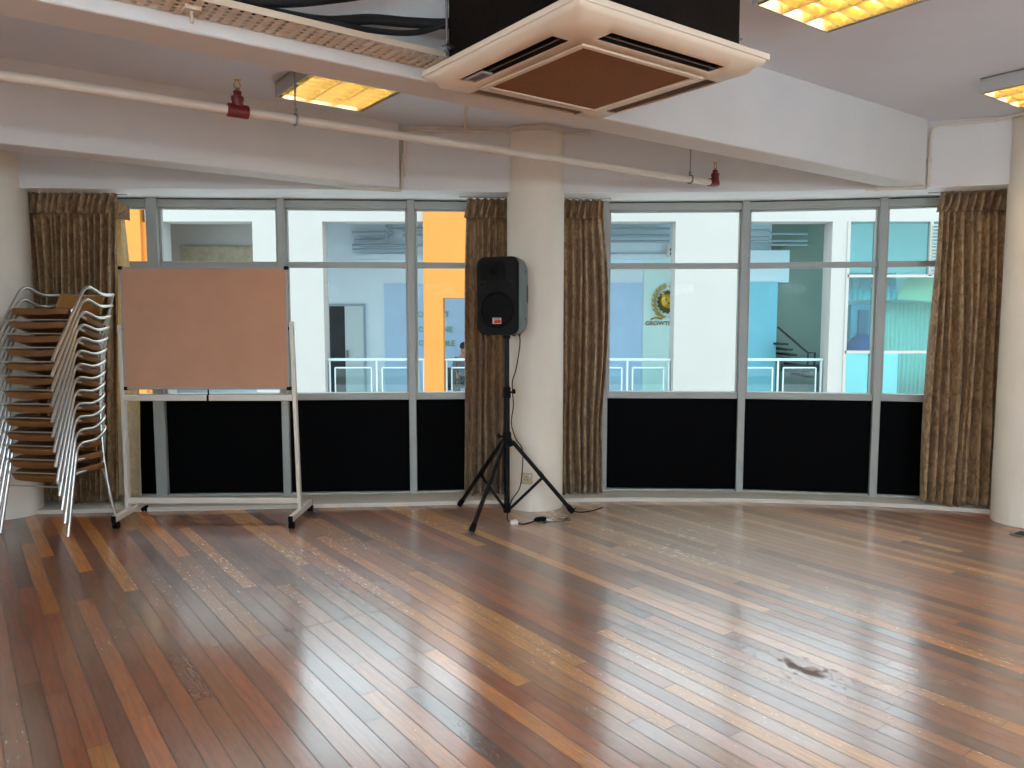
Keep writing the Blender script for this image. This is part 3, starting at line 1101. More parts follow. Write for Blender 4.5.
# ------------------------------------------------------------------ chairs
def make_chair(label):
    t = thing('stacking_chair', label, 'chair')
    r = 0.0115
    half = [(0.265, -0.250, 0.012), (0.258, -0.185, 0.30), (0.252, -0.130, 0.53), (0.250, -0.112, 0.585), (0.249, -0.075, 0.622),
            (0.248, -0.02, 0.628), (0.247, 0.06, 0.628), (0.243, 0.13, 0.650), (0.225, 0.205, 0.685), (0.175, 0.262, 0.705), (0.09, 0.290, 0.712)]
    pts = half + [(0, 0.297, 0.713)] + [(-x, y, z) for x, y, z in reversed(half)]
    MB().tube(smooth(pts, 4), r, 10).build('arm_frame', M['chrome'], t)
    for s_ in (-1, 1):
        rail_ = [(s_ * 0.248, -0.165, 0.408), (s_ * 0.232, -0.12, 0.416), (s_ * 0.20, 0.10, 0.412), (s_ * 0.18, 0.19, 0.404), (s_ * 0.176, 0.225, 0.380), (s_ * 0.182, 0.245, 0.33), (s_ * 0.215, 0.292, 0.012)]
        MB().tube(smooth(rail_, 5), 0.010, 10).build('rear_leg', M['chrome'], t)
        # back stay up to the hoop
        MB().tube(smooth([(s_ * 0.185, 0.205, 0.40), (s_ * 0.190, 0.238, 0.52), (s_ * 0.195, 0.245, 0.695)], 4), 0.008, 8).build('back_stay', M['chrome'], t)
    MB().cyl((-0.25, -0.178, 0.335), (0.25, -0.178, 0.335), 0.0055, 8).build('stretcher', M['chrome'], t)

    def seat(a, c):
        x = (a - 0.5) * 0.44
        y = -0.205 + 0.42 * c
        edge = 1.0 - 0.12 * max(0, (abs(a - 0.5) - 0.36) / 0.14) ** 2
        z = 0.440 - 0.012 * math.sin(math.pi * a) - 0.022 * max(0.0, 1 - c / 0.22) ** 2 + 0.006 * c
        return (x, y * edge, z)
    MB().grid(seat, 12, 14).build('seat', M['seat'], t, solid=0.044, bevel=0.006, angle=60)

    def back(a, c):
        th = (a - 0.5) * R(104)
        rr = 0.262
        x = rr * 0.93 * math.sin(th)
        y = 0.018 + rr * math.cos(th) + 0.012 * (1 - c)
        hgt = 0.20 - 0.03 * abs(a - 0.5) * 2
        z = 0.700 - 0.02 * (abs(a - 0.5) * 2) ** 2 - hgt * c
        return (x, y - 0.02, z)
    MB().grid(back, 20, 6).build('backrest', M['ply'], t, solid=0.010, bevel=0.003, angle=60)
    return t


a0 = R(-9.8)
Rz = Matrix.Rotation(a0, 4, 'Z')
foot = Rz @ Vector((0.265, -0.25, 0))
base = Vector((-3.030, 5.115, 0)) - foot
T = Matrix.Translation(base) @ Rz
STEP = Matrix.Translation((0, -0.023, 0.0905)) @ Matrix.Rotation(R(-1.8), 4, 'X')
ORD = ['bottom', 'second from bottom', 'third from bottom', 'fourth from bottom', 'fifth from bottom', 'sixth from bottom', 'seventh and middle',
       'sixth from top', 'fifth from top', 'fourth from top', 'third from top', 'second from top', 'topmost']
ch0 = make_chair('bottom chair of the tall stack, tubular arms and brown seat, standing on the floor')
for k in range(13):
    if k == 0:
        o = ch0
    elif k == 12:
        o = dup(ch0, 'topmost chair of the stack with its honey plywood backrest in view')
    else:
        o = dup(ch0, '%s chair in the tall stack of tubular armchairs with brown seats' % ORD[k])
    o['group'] = 'stacked tubular armchairs by the left column'
    o.matrix_world = T
    T = T @ STEP

# ------------------------------------------------------------------ mobile board
bd = thing('mobile_board', 'brown felt faced board on wheeled aluminium stand beside stacked chairs', 'board', (-2.215, 5.58, 0))
BX0, BX1 = -0.612, 0.583
pn = MB().b2(BX0, BX1, -0.011, 0.011, 0.985, 1.862).build('board_panel', M['board'], bd)
b = MB()
for z_ in (0.985, 1.862):
    b.box(((BX0 + BX1) / 2, 0, z_), (BX1 - BX0 + 0.012, 0.028, 0.012))
for x_ in (BX0, BX1):
    b.box((x_, 0, 1.4235), (0.012, 0.028, 0.88))
tag(b.build('board_edging', M['alu'], bd, bevel=0.002), 'thin grey edging')
for x_ in (BX0, BX1):
    for z_ in (0.987, 1.860):
        MB().box((x_, 0, z_), (0.030, 0.034, 0.026)).build('corner_cap', M['blackplastic'], bd, bevel=0.004)
LX, RX = -0.634, 0.612
MB().beam((LX, 0.0, 0.085), (LX + 0.0, 0.0, 1.45), 0.028, 0.040, up=(0, 1, 0)).build('upright', M['boardalu'], bd, bevel=0.003)
MB().beam((RX + 0.028, 0.0, 0.085), (RX, 0.0, 1.475), 0.028, 0.040, up=(0, 1, 0)).build('upright', M['boardalu'], bd, bevel=0.003)
for x_, z_ in ((LX + 0.012, 1.42), (RX - 0.012, 1.425)):
    MB().cyl((x_ - 0.02, 0, z_), (x_ + 0.02, 0, z_), 0.012, 12).build('pivot_knob', M['blackplastic'], bd)
MB().box((-0.011, 0.0, 0.917), (RX - LX - 0.01, 0.026, 0.042)).build('cross_rail', M['boardalu'], bd, bevel=0.003)
MB().box((0.0, 0.0, 0.152), (RX - LX + 0.006, 0.026, 0.042)).build('cross_rail', M['boardalu'], bd, bevel=0.003)
lk = MB().cyl((-0.01, 0, 0.938), (-0.01, 0, 0.985), 0.006, 8)
lk.box((-0.01, -0.016, 0.915), (0.012, 0.012, 0.05))
lk.build('latch', M['blackplastic'], bd)
for x_, dx in ((LX, -0.02), (RX + 0.03, 0.02)):
    ft = MB().beam((x_ + 0.02 * (1 if x_ < 0 else 0), -0.245, 0.075), (x_ - 0.035 * (1 if x_ < 0 else -1) * 0 + dx * 0.3, 0.275, 0.075), 0.032, 0.045).build('foot_bar', M['boardalu'], bd, bevel=0.004)
    for y_, xx in ((-0.23, x_ + 0.02 * (1 if x_ < 0 else 0)), (0.255, x_ + dx * 0.3)):
        MB().box((xx, y_ - (0.022 if y_ < 0 else -0.022), 0.075), (0.034, 0.006, 0.047)).build('end_cap', M['blackplastic'], ft, bevel=0.003)
        cb = MB()
        for s_ in (-1, 1):
            cb.lathe([(0.010, -0.007), (0.024, -0.007), (0.027, -0.003), (0.027, 0.003), (0.024, 0.007), (0.010, 0.007)], 20,
                     Matrix.Translation((xx + s_ * 0.012, y_ + 0.008, 0.027)) @ Matrix.Rotation(R(90), 4, 'Y'))
        cb.box((xx, y_, 0.045), (0.012, 0.03, 0.02))
        cb.cyl((xx, y_, 0.045), (xx, y_, 0.056), 0.008, 10)
        cb.build('caster', M['blackplastic'], ft)

# ------------------------------------------------------------------ tripod stand and loudspeaker
ST = Vector((-0.038, 5.70, 0))
st = thing('speaker_stand', 'black tripod loudspeaker stand in front of the middle column', 'speaker stand', ST)
MB().cyl((0, 0, 0.035), (0, 0, 0.98), 0.0215, 18).build('outer_pole', M['blackmetal'], st)
MB().cyl((0, 0, 0.97), (0, 0, 1.39), 0.0185, 18).build('inner_pole', M['blackmetal'], st)
co = MB().lathe([(0.023, 0.90), (0.029, 0.905), (0.029, 0.965), (0.026, 0.985), (0.019, 0.99)], 18).build('upper_collar', M['blackplastic'], st)
kb = MB().cyl((0.02, -0.01, 0.945), (0.045, -0.022, 0.952), 0.007, 10)
kb.lathe([(0.008, -0.012), (0.017, -0.01), (0.019, 0.0), (0.017, 0.01), (0.008, 0.012)], 12, Matrix.Translation((0.052, -0.024, 0.955)) @ Matrix.Rotation(R(80), 4, 'Y'))
kb.build('locking_knob', M['blackplastic'], co)
hb = MB().lathe([(0.024, 0.535), (0.044, 0.54), (0.046, 0.58), (0.034, 0.60), (0.032, 0.64), (0.024, 0.65)], 20).build('leg_hub', M['blackplastic'], st)
kb = MB().cyl((-0.025, -0.02, 0.615), (-0.052, -0.036, 0.62), 0.007, 10)
kb.lathe([(0.008, -0.011), (0.016, -0.009), (0.018, 0.0), (0.016, 0.009), (0.008, 0.011)], 12, Matrix.Translation((-0.058, -0.04, 0.622)) @ Matrix.Rotation(R(70), 4, 'Y'))
kb.build('locking_knob', M['blackplastic'], hb)
lc = MB().lathe([(0.021, 0.03), (0.028, 0.035), (0.028, 0.085), (0.022, 0.09)], 18).build('lower_collar', M['blackplastic'], st)
for fp in ((-0.375, 0.285), (-0.240, -0.465), (0.495, 0.065)):
    d = Vector((fp[0], fp[1], 0))
    dn_ = d.normalized()
    top_ = dn_ * 0.042 + Vector((0, 0, 0.573))
    end_ = d + Vector((0, 0, 0.028))
    lg = MB().cyl(top_, end_, 0.0160, 14)
    lg.lathe([(0.019, -0.02), (0.019, 0.02)], 14, Matrix.Translation(top_ + (end_ - top_) * 0.47) @ (end_ - top_).to_track_quat('Z', 'Y').to_matrix().to_4x4())
    lo = lg.build('leg', M['blackmetal'], st)
    q = (end_ - top_).normalized()
    MB().tube([end_ - q * 0.05, end_ - q * 0.01, end_ + q * 0.015], [0.019, 0.023, 0.021], 12).build('rubber_foot', M['blackplastic'], lo)
    mid = top_ + (end_ - top_) * 0.50
    MB().beam(dn_ * 0.027 + Vector((0, 0, 0.062)), mid + Vector((0, 0, -0.012)), 0.008, 0.022).build('brace', M['blackmetal'], st, bevel=0.002)

# speaker: rounded front, tapering to the back
SY = R(-19)
SPZ = 1.375
spk = thing('loudspeaker', 'black two way loudspeaker with small red badge on tripod stand', 'loudspeaker', ST + Vector((0.0, 0.0, SPZ)), SY)
SW, SH = 0.325, 0.565
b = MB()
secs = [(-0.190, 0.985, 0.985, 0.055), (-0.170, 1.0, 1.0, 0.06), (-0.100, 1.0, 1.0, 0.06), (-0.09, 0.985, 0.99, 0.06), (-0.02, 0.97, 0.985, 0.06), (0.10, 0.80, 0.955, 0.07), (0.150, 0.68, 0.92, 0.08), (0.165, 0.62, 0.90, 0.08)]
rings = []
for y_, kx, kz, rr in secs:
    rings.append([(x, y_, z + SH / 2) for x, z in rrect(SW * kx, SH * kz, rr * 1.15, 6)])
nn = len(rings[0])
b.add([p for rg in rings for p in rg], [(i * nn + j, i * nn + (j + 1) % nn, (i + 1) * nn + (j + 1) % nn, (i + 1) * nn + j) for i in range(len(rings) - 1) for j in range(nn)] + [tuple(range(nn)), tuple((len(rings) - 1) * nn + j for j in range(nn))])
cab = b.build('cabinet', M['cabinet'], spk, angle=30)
# black front baffle with woofer, horn and grille
fr = Matrix.Translation((0, -0.190, SH / 2)) @ Matrix.Rotation(R(90), 4, 'X')
bf = MB().prism(rrect(SW * 0.985, SH * 0.985, 0.060, 6), 0.0, 0.010, fr).build('front_baffle', M['baffle'], spk, bevel=0.004)
b = MB().lathe([(0.128, 0.0), (0.130, 0.008), (0.124, 0.014), (0.116, 0.012), (0.112, 0.006), (0.06, 0.004), (0.0, 0.010)], 36,
               Matrix.Translation((-0.005, -0.198, 0.185)) @ Matrix.Rotation(R(90), 4, 'X'))
b.build('woofer_grille', M['grillecloth'], bf)
hm = Matrix.Translation((-0.035, -0.199, 0.455)) @ Matrix.Rotation(R(90), 4, 'X')
b = MB()
o1, o2, o3 = rrect(0.185, 0.125, 0.03, 5), rrect(0.165, 0.105, 0.026, 5), rrect(0.07, 0.05, 0.012, 5)
n1 = len(o1)
vs3 = [hm @ Vector((x, z, 0.0)) for x, z in o1] + [hm @ Vector((x, z, 0.010)) for x, z in o1] + [hm @ Vector((x, z, 0.010)) for x, z in o2] + [hm @ Vector((x, z, 0.001)) for x, z in o3]
fs3 = [(a * n1 + j, a * n1 + (j + 1) % n1, (a + 1) * n1 + (j + 1) % n1, (a + 1) * n1 + j) for a in range(3) for j in range(n1)] + [tuple(3 * n1 + j for j in range(n1))]
b.add(vs3, fs3)
b.build('horn', M['grillecloth'], bf)
for xx, zz in ((-0.115, 0.365), (0.105, 0.365)):
    MB().lathe([(0.026, 0.0), (0.027, 0.006), (0.020, 0.006), (0.018, 0.001), (0.0, 0.001)], 18, Matrix.Translation((xx, -0.199, zz)) @ Matrix.Rotation(R(90), 4, 'X')).build('port', M['gap'], bf)
bg = MB().box((0.0, -0.216, 0.105), (0.066, 0.004, 0.044)).build('badge', M['whiteplate'], spk, bevel=0.001)
b = MB().box((0.006, -0.2188, 0.100), (0.048, 0.002, 0.024))
tag(b.build('badge_panel', M['redplate'], bg), 'red panel')
b = MB()
for k, (x_, h_) in enumerate(((-0.024, 0.008), (-0.013, 0.008), (-0.004, 0.008), (0.006, 0.008), (0.016, 0.008))):
    b.box((x_ + 0.004, -0.2188, 0.1195), (0.006, 0.002, h_))
b.build('badge_mark', M['blackplastic'], bg)
# handle recess and bolts on the side, flying points, bottom cup
for s_ in (-1, 1):
    hr = MB()
    hr.prism(rrect(0.075, 0.13, 0.02, 4), -0.003, 0.004, Matrix.Translation((s_ * 0.1375, 0.060, 0.30)) @ Matrix.Rotation(R(s_ * 13), 4, 'Z') @ Matrix.Rotation(R(90), 4, 'Y') @ Matrix.Rotation(R(90), 4, 'Z'))
    hr.build('side_handle', M['gap'], cab)
    for zz in (0.12, 0.46):
        MB().lathe([(0.0075, -0.004), (0.0075, 0.003), (0.0, 0.004)], 10, Matrix.Translation((s_ * 0.158, -0.05, zz)) @ Matrix.Rotation(R(90 * s_), 4, 'Y')).build('bolt', M['blackmetal'], cab)
for x_, y_ in ((-0.10, -0.13), (0.10, -0.13), (-0.06, 0.10), (0.06, 0.10)):
    MB().cyl((x_, y_, -0.006), (x_, y_, 0.012), 0.014, 12, 0.016).build('rubber_foot', M['blackplastic'], cab)
MB().lathe([(0.024, -0.030), (0.026, -0.028), (0.028, 0.01)], 16).build('pole_cup', M['blackplastic'], cab)

# cable from the speaker down the pole to the floor, plug and film
cb_pts = [(0.055, 5.70, 1.385), (0.058, 5.685, 1.30), (0.03, 5.672, 1.12), (0.002, 5.668, 1.02), (0.01, 5.662, 0.85), (-0.005, 5.662, 0.72), (0.03, 5.64, 0.60), (0.075, 5.655, 0.53),
          (0.080, 5.70, 0.40), (0.06, 5.72, 0.22), (0.0, 5.735, 0.12), (-0.03, 5.66, 0.04), (-0.035, 5.60, 0.008), (-0.015, 5.53, 0.008), (0.003, 5.475, 0.012)]
sc_ = thing('speaker_cable', 'thin black cable running from loudspeaker down the stand to floor', 'cable', (0, 5.7, 0))
MB().tube([Vector(p) - Vector((0, 5.7, 0)) for p in smooth(cb_pts, 6)], 0.0042, 8).build('cable_run', M['blackplastic'], sc_)
ex = thing('extension_lead', 'short lead with white plug lying on floor below the column', 'extension lead', (0.015, 5.465, 0))
MB().box((0.0, 0.0, 0.017), (0.056, 0.038, 0.034), Matrix.Rotation(R(15), 3, 'Z')).build('plug', M['whiteplastic'], ex, bevel=0.006)
MB().tube(smooth([(0.02, 0.0, 0.014), (0.06, -0.01, 0.007), (0.11, 0.03, 0.006), (0.16, 0.065, 0.012)], 6), 0.0055, 8).build('lead', M['blackplastic'], ex)
MB().tube([(0.15, 0.058, 0.018), (0.17, 0.07, 0.020), (0.215, 0.092, 0.020), (0.235, 0.102, 0.018)], [0.010, 0.019, 0.019, 0.013], 12).build('connector', M['blackplastic'], ex)
bgm = MB()


def film(a, c):
    x = 0.23 + 0.20 * a
    y = 5.50 + 0.10 * c + 0.06 * a
    return (x, y, 0.004 + 0.016 * abs(math.sin(5 * a + 4 * c)) * (1 - abs(2 * c - 1)))


tag(bgm.grid(film, 14, 8).build('plastic_film', M['bag'], solid=0.001), 'crumpled clear plastic film lying beside the black connector', 'plastic film')
tag(MB().tube(smooth([(0.50, 5.92, 0.006), (0.46, 5.86, 0.006), (0.53, 5.80, 0.006), (0.64, 5.86, 0.006), (0.72, 5.96, 0.006)], 8), 0.004, 8).build('loose_cable', M['blackplastic']),
    'thin black cable looped on floor right of the column', 'cable')

# wall socket on the column, facing the room and slightly left
th = R(-108)
sn = Vector((math.cos(th), math.sin(th), 0))
so = thing('wall_socket', 'beige double wall socket low on the middle column', 'wall socket', Vector((0.184, 6.055, 0.262)) + sn * 0.222, th + R(90))
MB().box((0, 0.0, 0), (0.088, 0.03, 0.088)).build('face_plate', M['socket'], so, bevel=0.004)
b = MB()
for dx, dz in ((-0.011, -0.008), (0.011, -0.008), (0, 0.012)):
    b.box((dx, -0.0155, dz), (0.007, 0.003, 0.009))
b.build('socket_hole', M['gap'], so)
MB().box((0.028, -0.016, 0.024), (0.014, 0.005, 0.02)).build('switch', M['whiteplastic'], so, bevel=0.002)

# metal floor plate by the right column
fp = thing('floor_box', 'dark metal floor outlet plate near the right end column', 'floor outlet', (3.56, 5.19, 0.0), R(36.3))
MB().box((0, 0, 0.004), (0.15, 0.15, 0.008)).build('plate', M['steel'], fp, bevel=0.003)
MB().box((0, 0, 0.0085), (0.11, 0.11, 0.005)).build('lid', M['blackmetal'], fp, bevel=0.002)

# ------------------------------------------------------------------ the building across the courtyard
FY, FT = 14.0, 0.38            # its front plane and wall thickness
BY = 16.4                      # back wall of its open corridor
FZ = -0.32
TOP = 4.7
bl = thing('facing_building', 'white rendered building with open corridors and orange bays across the courtyard', 'building', (0, FY, 0))  # openings and bays placed from image pixels at assumed depths, written as metres


def bx(x0, x1, y0, y1, z0, z1, mb=None):
    mb = mb or MB()
    return mb.b2(x0, x1, y0 - FY, y1 - FY, z0, z1)


w = MB()
OP = 3.235                                                   # soffit of the openings
bx(-6.62, -1.605, FY, FY + FT, OP, TOP, w)                   # header over the left openings
bx(-0.1, 14, FY, FY + FT, OP, TOP, w)
bx(-6.53, -6.33, FY, FY + FT, FZ, OP, w)
bx(-4.69, -3.427, FY, FY + FT, FZ, OP, w)
bx(-0.1, 0.55, FY, FY + FT, FZ, OP, w)
bx(2.958, 4.10, FY, FY + FT, FZ, OP, w)
bx(5.791, 6.08, FY, FY + FT, FZ, OP, w)
bx(8.9, 14, FY, FY + FT, FZ, OP, w)
bx(-14, 14, FY, FY + FT, -3.3, FZ, w)
w.build('front_wall', M['render'], bl)
w = MB()
bx(-14, -6.70, FY - 0.03, FY + FT, FZ, TOP, w)
bx(-6.72, -6.53, FY + 0.05, FY + FT, FZ, OP, w)
tag(w.build('orange_bay', M['orange'], bl), 'orange rendered bay at far left')
w = MB()
bx(-1.605, -1.255, FY - 0.03, FY + FT, FZ, TOP, w)
bx(-1.255, -0.1, FY - 0.03, FY + FT, 1.862, TOP, w)
tag(w.build('orange_bay', M['orange'], bl), 'orange rendered pier and lintel left of the middle column')
w = MB()
bx(-14, 7.0, BY, BY + 0.2, FZ, 4.4, w)
w.build('corridor_wall', M['bluewall'], bl)
bx(-14, 14, FY + FT, BY + 0.2, FZ - 0.2, FZ).build('corridor_floor', M['concrete'], bl)
bx(-14, 14, FY + FT, BY + 0.2, 3.75, 3.95).build('corridor_ceiling', M['render'], bl)
bx(-8, -5.0, BY - 0.06, BY, 2.2, 3.75).build('upper_panel', M['concrete'], bl)
bx(-6.97, -5.3, BY - 0.14, BY - 0.06, 2.55, 3.00).build('stone_band', M['tan'], bl)
bx(-3.3, 5.0, BY - 0.10, BY, 2.74, 2.84).build('bulkhead', M['bluewall'], bl)
# recessed coloured panels
bx(-2.72, -0.2, BY - 0.04, BY, FZ, 2.22).build('wall_panel', M['bluepanel'], bl)
bx(1.2, 2.766, BY - 0.04, BY, FZ, 2.24).build('wall_panel', M['bluepanel'], bl)
bx(2.80, 4.6, BY - 0.02, BY, FZ, 2.74).build('wall_panel', M['greenwall'], bl)
bx(4.6, 5.52, BY - 0.40, BY, FZ, 2.24).build('wall_panel', M['tealwall'], bl)
bx(4.6, 5.76, BY - 0.36, BY, 2.24, 2.90).build('wall_panel', M['bluewall'], bl)
bx(5.5, 7.0, BY - 0.02, BY, FZ, 3.75).build('stair_wall', M['greywall'], bl)
# doorway with the grey leaf half open
dr = bx(-3.93, -3.12, BY - 0.05, BY, FZ, 1.80).build('door_frame', M['duct'], bl)
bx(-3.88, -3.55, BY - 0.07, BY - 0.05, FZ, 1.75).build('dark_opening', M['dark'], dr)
bx(-3.55, -3.16, BY - 0.10, BY - 0.05, FZ, 1.75).build('door_leaf', M['doorleaf'], dr)
bx(-3.52, -3.48, BY - 0.15, BY - 0.10, 0.62, 0.82).build('door_handle', M['steel'], dr)
# service pipes under the corridor ceiling
for z_, xa, xb in ((3.28, -3.35, -2.6), (3.02, -3.35, 0.1), (2.93, -3.35, -2.2), (3.34, -2.3, 0.1), (3.22, -2.3, 0.1)):
    MB().tube([(xa, BY - FY - 0.16, z_), (xb, BY - FY - 0.16, z_)], 0.028, 8).build('service_pipe', M['duct'], bl)
for off_ in (0.0, 0.10):
    MB().tube(smooth([(-3.3, 2.22, 3.12 - off_ * 0.4), (-2.75, 2.22, 3.12 - off_ * 0.4), (-2.62 + off_, 2.22, 3.20), (-2.58 + off_, 2.22, 3.36 - off_), (-2.4, 2.22, 3.45 - off_), (0.1, 2.22, 3.45 - off_)], 5), 0.03, 8).build('service_pipe', M['duct'], bl)
for z_ in (3.36, 3.22, 3.10):
    MB().tube([(0.6, 2.22, z_), (3.3, 2.22, z_)], 0.026, 8).build('service_pipe', M['duct'], bl)
for z_ in (3.30, 3.16, 3.08):
    MB().tube([(4.3, 2.0, z_), (5.3, 2.0, z_), (5.35, 2.0, z_ - 0.07), (6.1, 2.0, z_ - 0.07)], 0.024, 8).build('service_pipe', M['duct'], bl)
# staircase in the grey bay
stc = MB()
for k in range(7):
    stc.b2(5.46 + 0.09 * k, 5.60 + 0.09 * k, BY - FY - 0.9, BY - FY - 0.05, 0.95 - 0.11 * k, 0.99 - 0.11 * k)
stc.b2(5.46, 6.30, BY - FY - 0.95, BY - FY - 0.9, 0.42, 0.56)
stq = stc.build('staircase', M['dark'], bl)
hr = MB().tube([(5.35, 1.45, 1.32), (5.98, 1.45, 0.80), (6.12, 1.45, 0.80), (6.12, 1.45, 0.45)], 0.022, 8)
hr.tube([(5.98, 1.45, 0.80), (5.98, 1.45, 0.45)], 0.016, 8)
hr.build('stair_handrail', M['dark'], stq)
# glazed bay at the right
gz = MB()
bx(6.08, 8.9, FY - 0.02, FY + 0.08, 2.235, 2.285, gz)
bx(6.08, 8.9, FY - 0.02, FY + 0.08, 0.855, 0.905, gz)
bx(6.06, 6.11, FY - 0.02, FY + 0.08, FZ, OP, gz)
bx(6.56, 6.62, FY - 0.02, FY + 0.08, FZ, OP, gz)
bx(7.55, 7.60, FY - 0.02, FY + 0.08, 2.26, OP, gz)
gzo = gz.build('curtain_wall_frame', M['render'], bl)
bx(6.1, 8.9, FY + 0.03, FY + 0.04, FZ, OP).build('curtain_wall_glass', M['tealglass'], gzo)
lv = MB()
for k in range(15):
    lv.box((7.75, -0.03, 2.33 + 0.06 * k), (0.36, 0.05, 0.012), Matrix.Rotation(R(25), 3, 'X'))
lv.build('louvre_panel', M['render'], bl)
bx(6.95, 9.4, 16.2, 16.3, FZ, 4.2).build('inner_wall', M['bluewall'], bl)
bx(7.02, 7.62, 15.9, 16.05, FZ, 1.78).build('inner_panel', M['bluewin'], bl)
bx(7.16, 7.36, 15.85, 15.9, 1.02, 1.66).build('inner_window', M['bluewin2'], bl)


def corr(a, c):
    return (7.64 + 1.15 * a, 1.92 + 0.03 * math.sin(2 * math.pi * 13 * a), FZ + (1.81 - FZ) * c)


MB().grid(corr, 104, 2).build('ribbed_wall', M['corr'], bl, solid=0.01, angle=80)
aw = MB()
for k in range(9):
    x0 = 6.75 + 0.115 * k
    aw.add([(x0, 1.55, 1.86), (x0 + 0.10, 1.55, 1.86), (x0 + 0.32, 2.1, 2.42), (x0 + 0.22, 2.1, 2.42)], [(0, 1, 2, 3)])
    aw.add([(x0 + 0.10, 1.55, 1.86), (x0 + 0.115, 1.55, 1.89), (x0 + 0.335, 2.1, 2.45), (x0 + 0.32, 2.1, 2.42)], [(0, 1, 2, 3)])
aw.build('roof_sheet', M['awning'], bl, solid=0.01)
MB().add([(7.75, 1.5, 1.87), (8.85, 1.5, 1.80), (8.85, 2.0, 2.36), (8.20, 2.0, 2.36)], [(0, 1, 2, 3)]).build('roof_sheet', M['awninglight'], bl, solid=0.02)
# rounded navy cover standing inside the glazed bay
bx(6.5, 7.6, 15.05, 15.4, FZ, 0.86).build('low_wall', M['bluewall'], bl)
cv = MB().lathe([(0.30, 0.0), (0.30, 0.04), (0.28, 0.14), (0.22, 0.24), (0.12, 0.31), (0.0, 0.34)], 24)
tarp = tag(cv.build('cloth_cover', M['navy']), 'rounded navy cloth cover standing behind the teal glazing', 'cloth cover')
tarp.location = (6.98, 15.22, 0.86)


def railing(label, x0, x1, n, y=14.2):
    t = thing('railing', label, 'railing', (x0, y, FZ))
    ln = x1 - x0
    MB().tube([(0, 0, 1.05), (ln, 0, 1.05)], 0.028, 10).build('top_rail', M['rail'], t)
    for k in range(n + 1):
        x_ = 0.03 + (ln - 0.06) * k / n
        MB().cyl((x_, 0, 0), (x_, 0, 1.05), 0.02, 8).build('post', M['rail'], t)
    for k in range(n):
        xa = 0.03 + (ln - 0.06) * k / n + 0.10
        xb = 0.03 + (ln - 0.06) * (k + 1) / n - 0.10
        fb = MB()
        for z_ in (0.08, 0.90):
            fb.box(((xa + xb) / 2, 0, z_), (xb - xa, 0.02, 0.024))
        for x_ in (xa, xb):
            fb.box((x_, 0, 0.49), (0.022, 0.02, 0.82))
        f_ = fb.build('infill_frame', M['rail'], t)
        MB().box(((xa + xb) / 2, 0, 0.49), (xb - xa - 0.03, 0.008, 0.79)).build('glass_infill', M['railglass'], f_)
    return t


railing('pale steel and glass railing in front of the grey doorway across the courtyard', -3.42, -1.61, 2)
railing('pale steel and glass railing in the orange bay across the courtyard', -1.25, -0.1, 2)
railing('pale steel and glass railing below the gold emblem across the courtyard', 0.56, 2.95, 3)
railing('pale steel and glass railing in front of the staircase across the courtyard', 4.11, 5.78, 2)


# lettering
def text_mesh(name, s, size, loc, m, parent=None, depth=0.012):
    cu = bpy.data.curves.new(name, 'FONT')
    cu.body = s
    cu.size = size
    cu.extrude = depth
    tmp = bpy.data.objects.new(name, cu)
    COL.objects.link(tmp)
    bpy.context.view_layer.update()
    dg = bpy.context.evaluated_depsgraph_get()
    me = bpy.data.meshes.new_from_object(tmp.evaluated_get(dg))
    COL.objects.unlink(tmp)
    bpy.data.objects.remove(tmp)
    o = bpy.data.objects.new(name, me)
    me.materials.clear()
    me.materials.append(m)
    COL.objects.link(o)
    o.location = loc
    o.rotation_euler = (R(90), 0, 0)
    if parent:
        o.parent = parent
    return o


tag(text_mesh('wall_lettering', 'GROWTH V', 0.128, (2.84, BY - 0.035, 1.345), M['letter']), 'gold GROWTH lettering under the emblem across the courtyard', 'lettering')
for z_, left, right_, lab in ((1.52, 'TO', 'IT', 'upper line of faded lettering on blue wall behind the orange pier'),
                              (1.20, 'CO', 'NE', 'middle line of faded lettering on blue wall behind the orange pier'),
                              (0.91, 'GO', 'BLE', 'lower line of faded lettering on blue wall behind the orange pier')):
    t = thing('wall_lettering', lab, 'lettering', (-2.12, BY - 0.055, z_))
    text_mesh('letters', left, 0.17, (0, 0, 0), M['faintletter'], t)
    text_mesh('letters', right_, 0.17, (0.645, 0, 0), M['faintletter'], t)

# gold lion emblem inside a laurel wreath
em = thing('emblem', 'gold lion head emblem in a laurel wreath across the courtyard', 'emblem', (3.31, BY - 0.04, 1.84))
b = MB()
for s_ in (-1, 1):
    for k in range(9):
        t_ = R(-70 + 17 * k)
        cx_, cz_ = s_ * 0.27 * math.cos(t_), 0.32 * math.sin(t_) - 0.0
        tang = t_ + R(70)
        for o_ in (-0.025, 0.025):
            px_, pz_ = cx_ + s_ * o_ * math.cos(t_), cz_ + o_ * math.sin(t_)
            dx_, dz_ = s_ * math.cos(tang), math.sin(tang)
            nx_, nz_ = -dz_, dx_
            lp = [(0, 0), (0.03, 0.018), (0.075, 0.014), (0.11, 0), (0.075, -0.014), (0.03, -0.018)]
            pl = [(px_ + a * dx_ + c * nx_, pz_ + a * dz_ + c * nz_) for a, c in lp]
            b.prism(pl, 0.0, 0.02, Matrix.Rotation(R(90), 4, 'X'))
    b.tube([(s_ * 0.27 * math.cos(R(a)), -0.008, 0.32 * math.sin(R(a))) for a in range(-85, 70, 12)], 0.010, 6)
    b.tube(smooth([(s_ * 0.05, -0.01, -0.30), (s_ * 0.14, -0.01, -0.36), (s_ * 0.24, -0.01, -0.33), (s_ * 0.36, -0.01, -0.37)], 5), 0.016, 6)
b.build('laurel_wreath', M['gold'], em)
b = MB()
pl = []
for k in range(32):
    t_ = 2 * math.pi * k / 32
    rr = 0.235 if k % 2 == 0 else 0.20
    pl.append((rr * math.cos(t_), rr * 1.08 * math.sin(t_)))
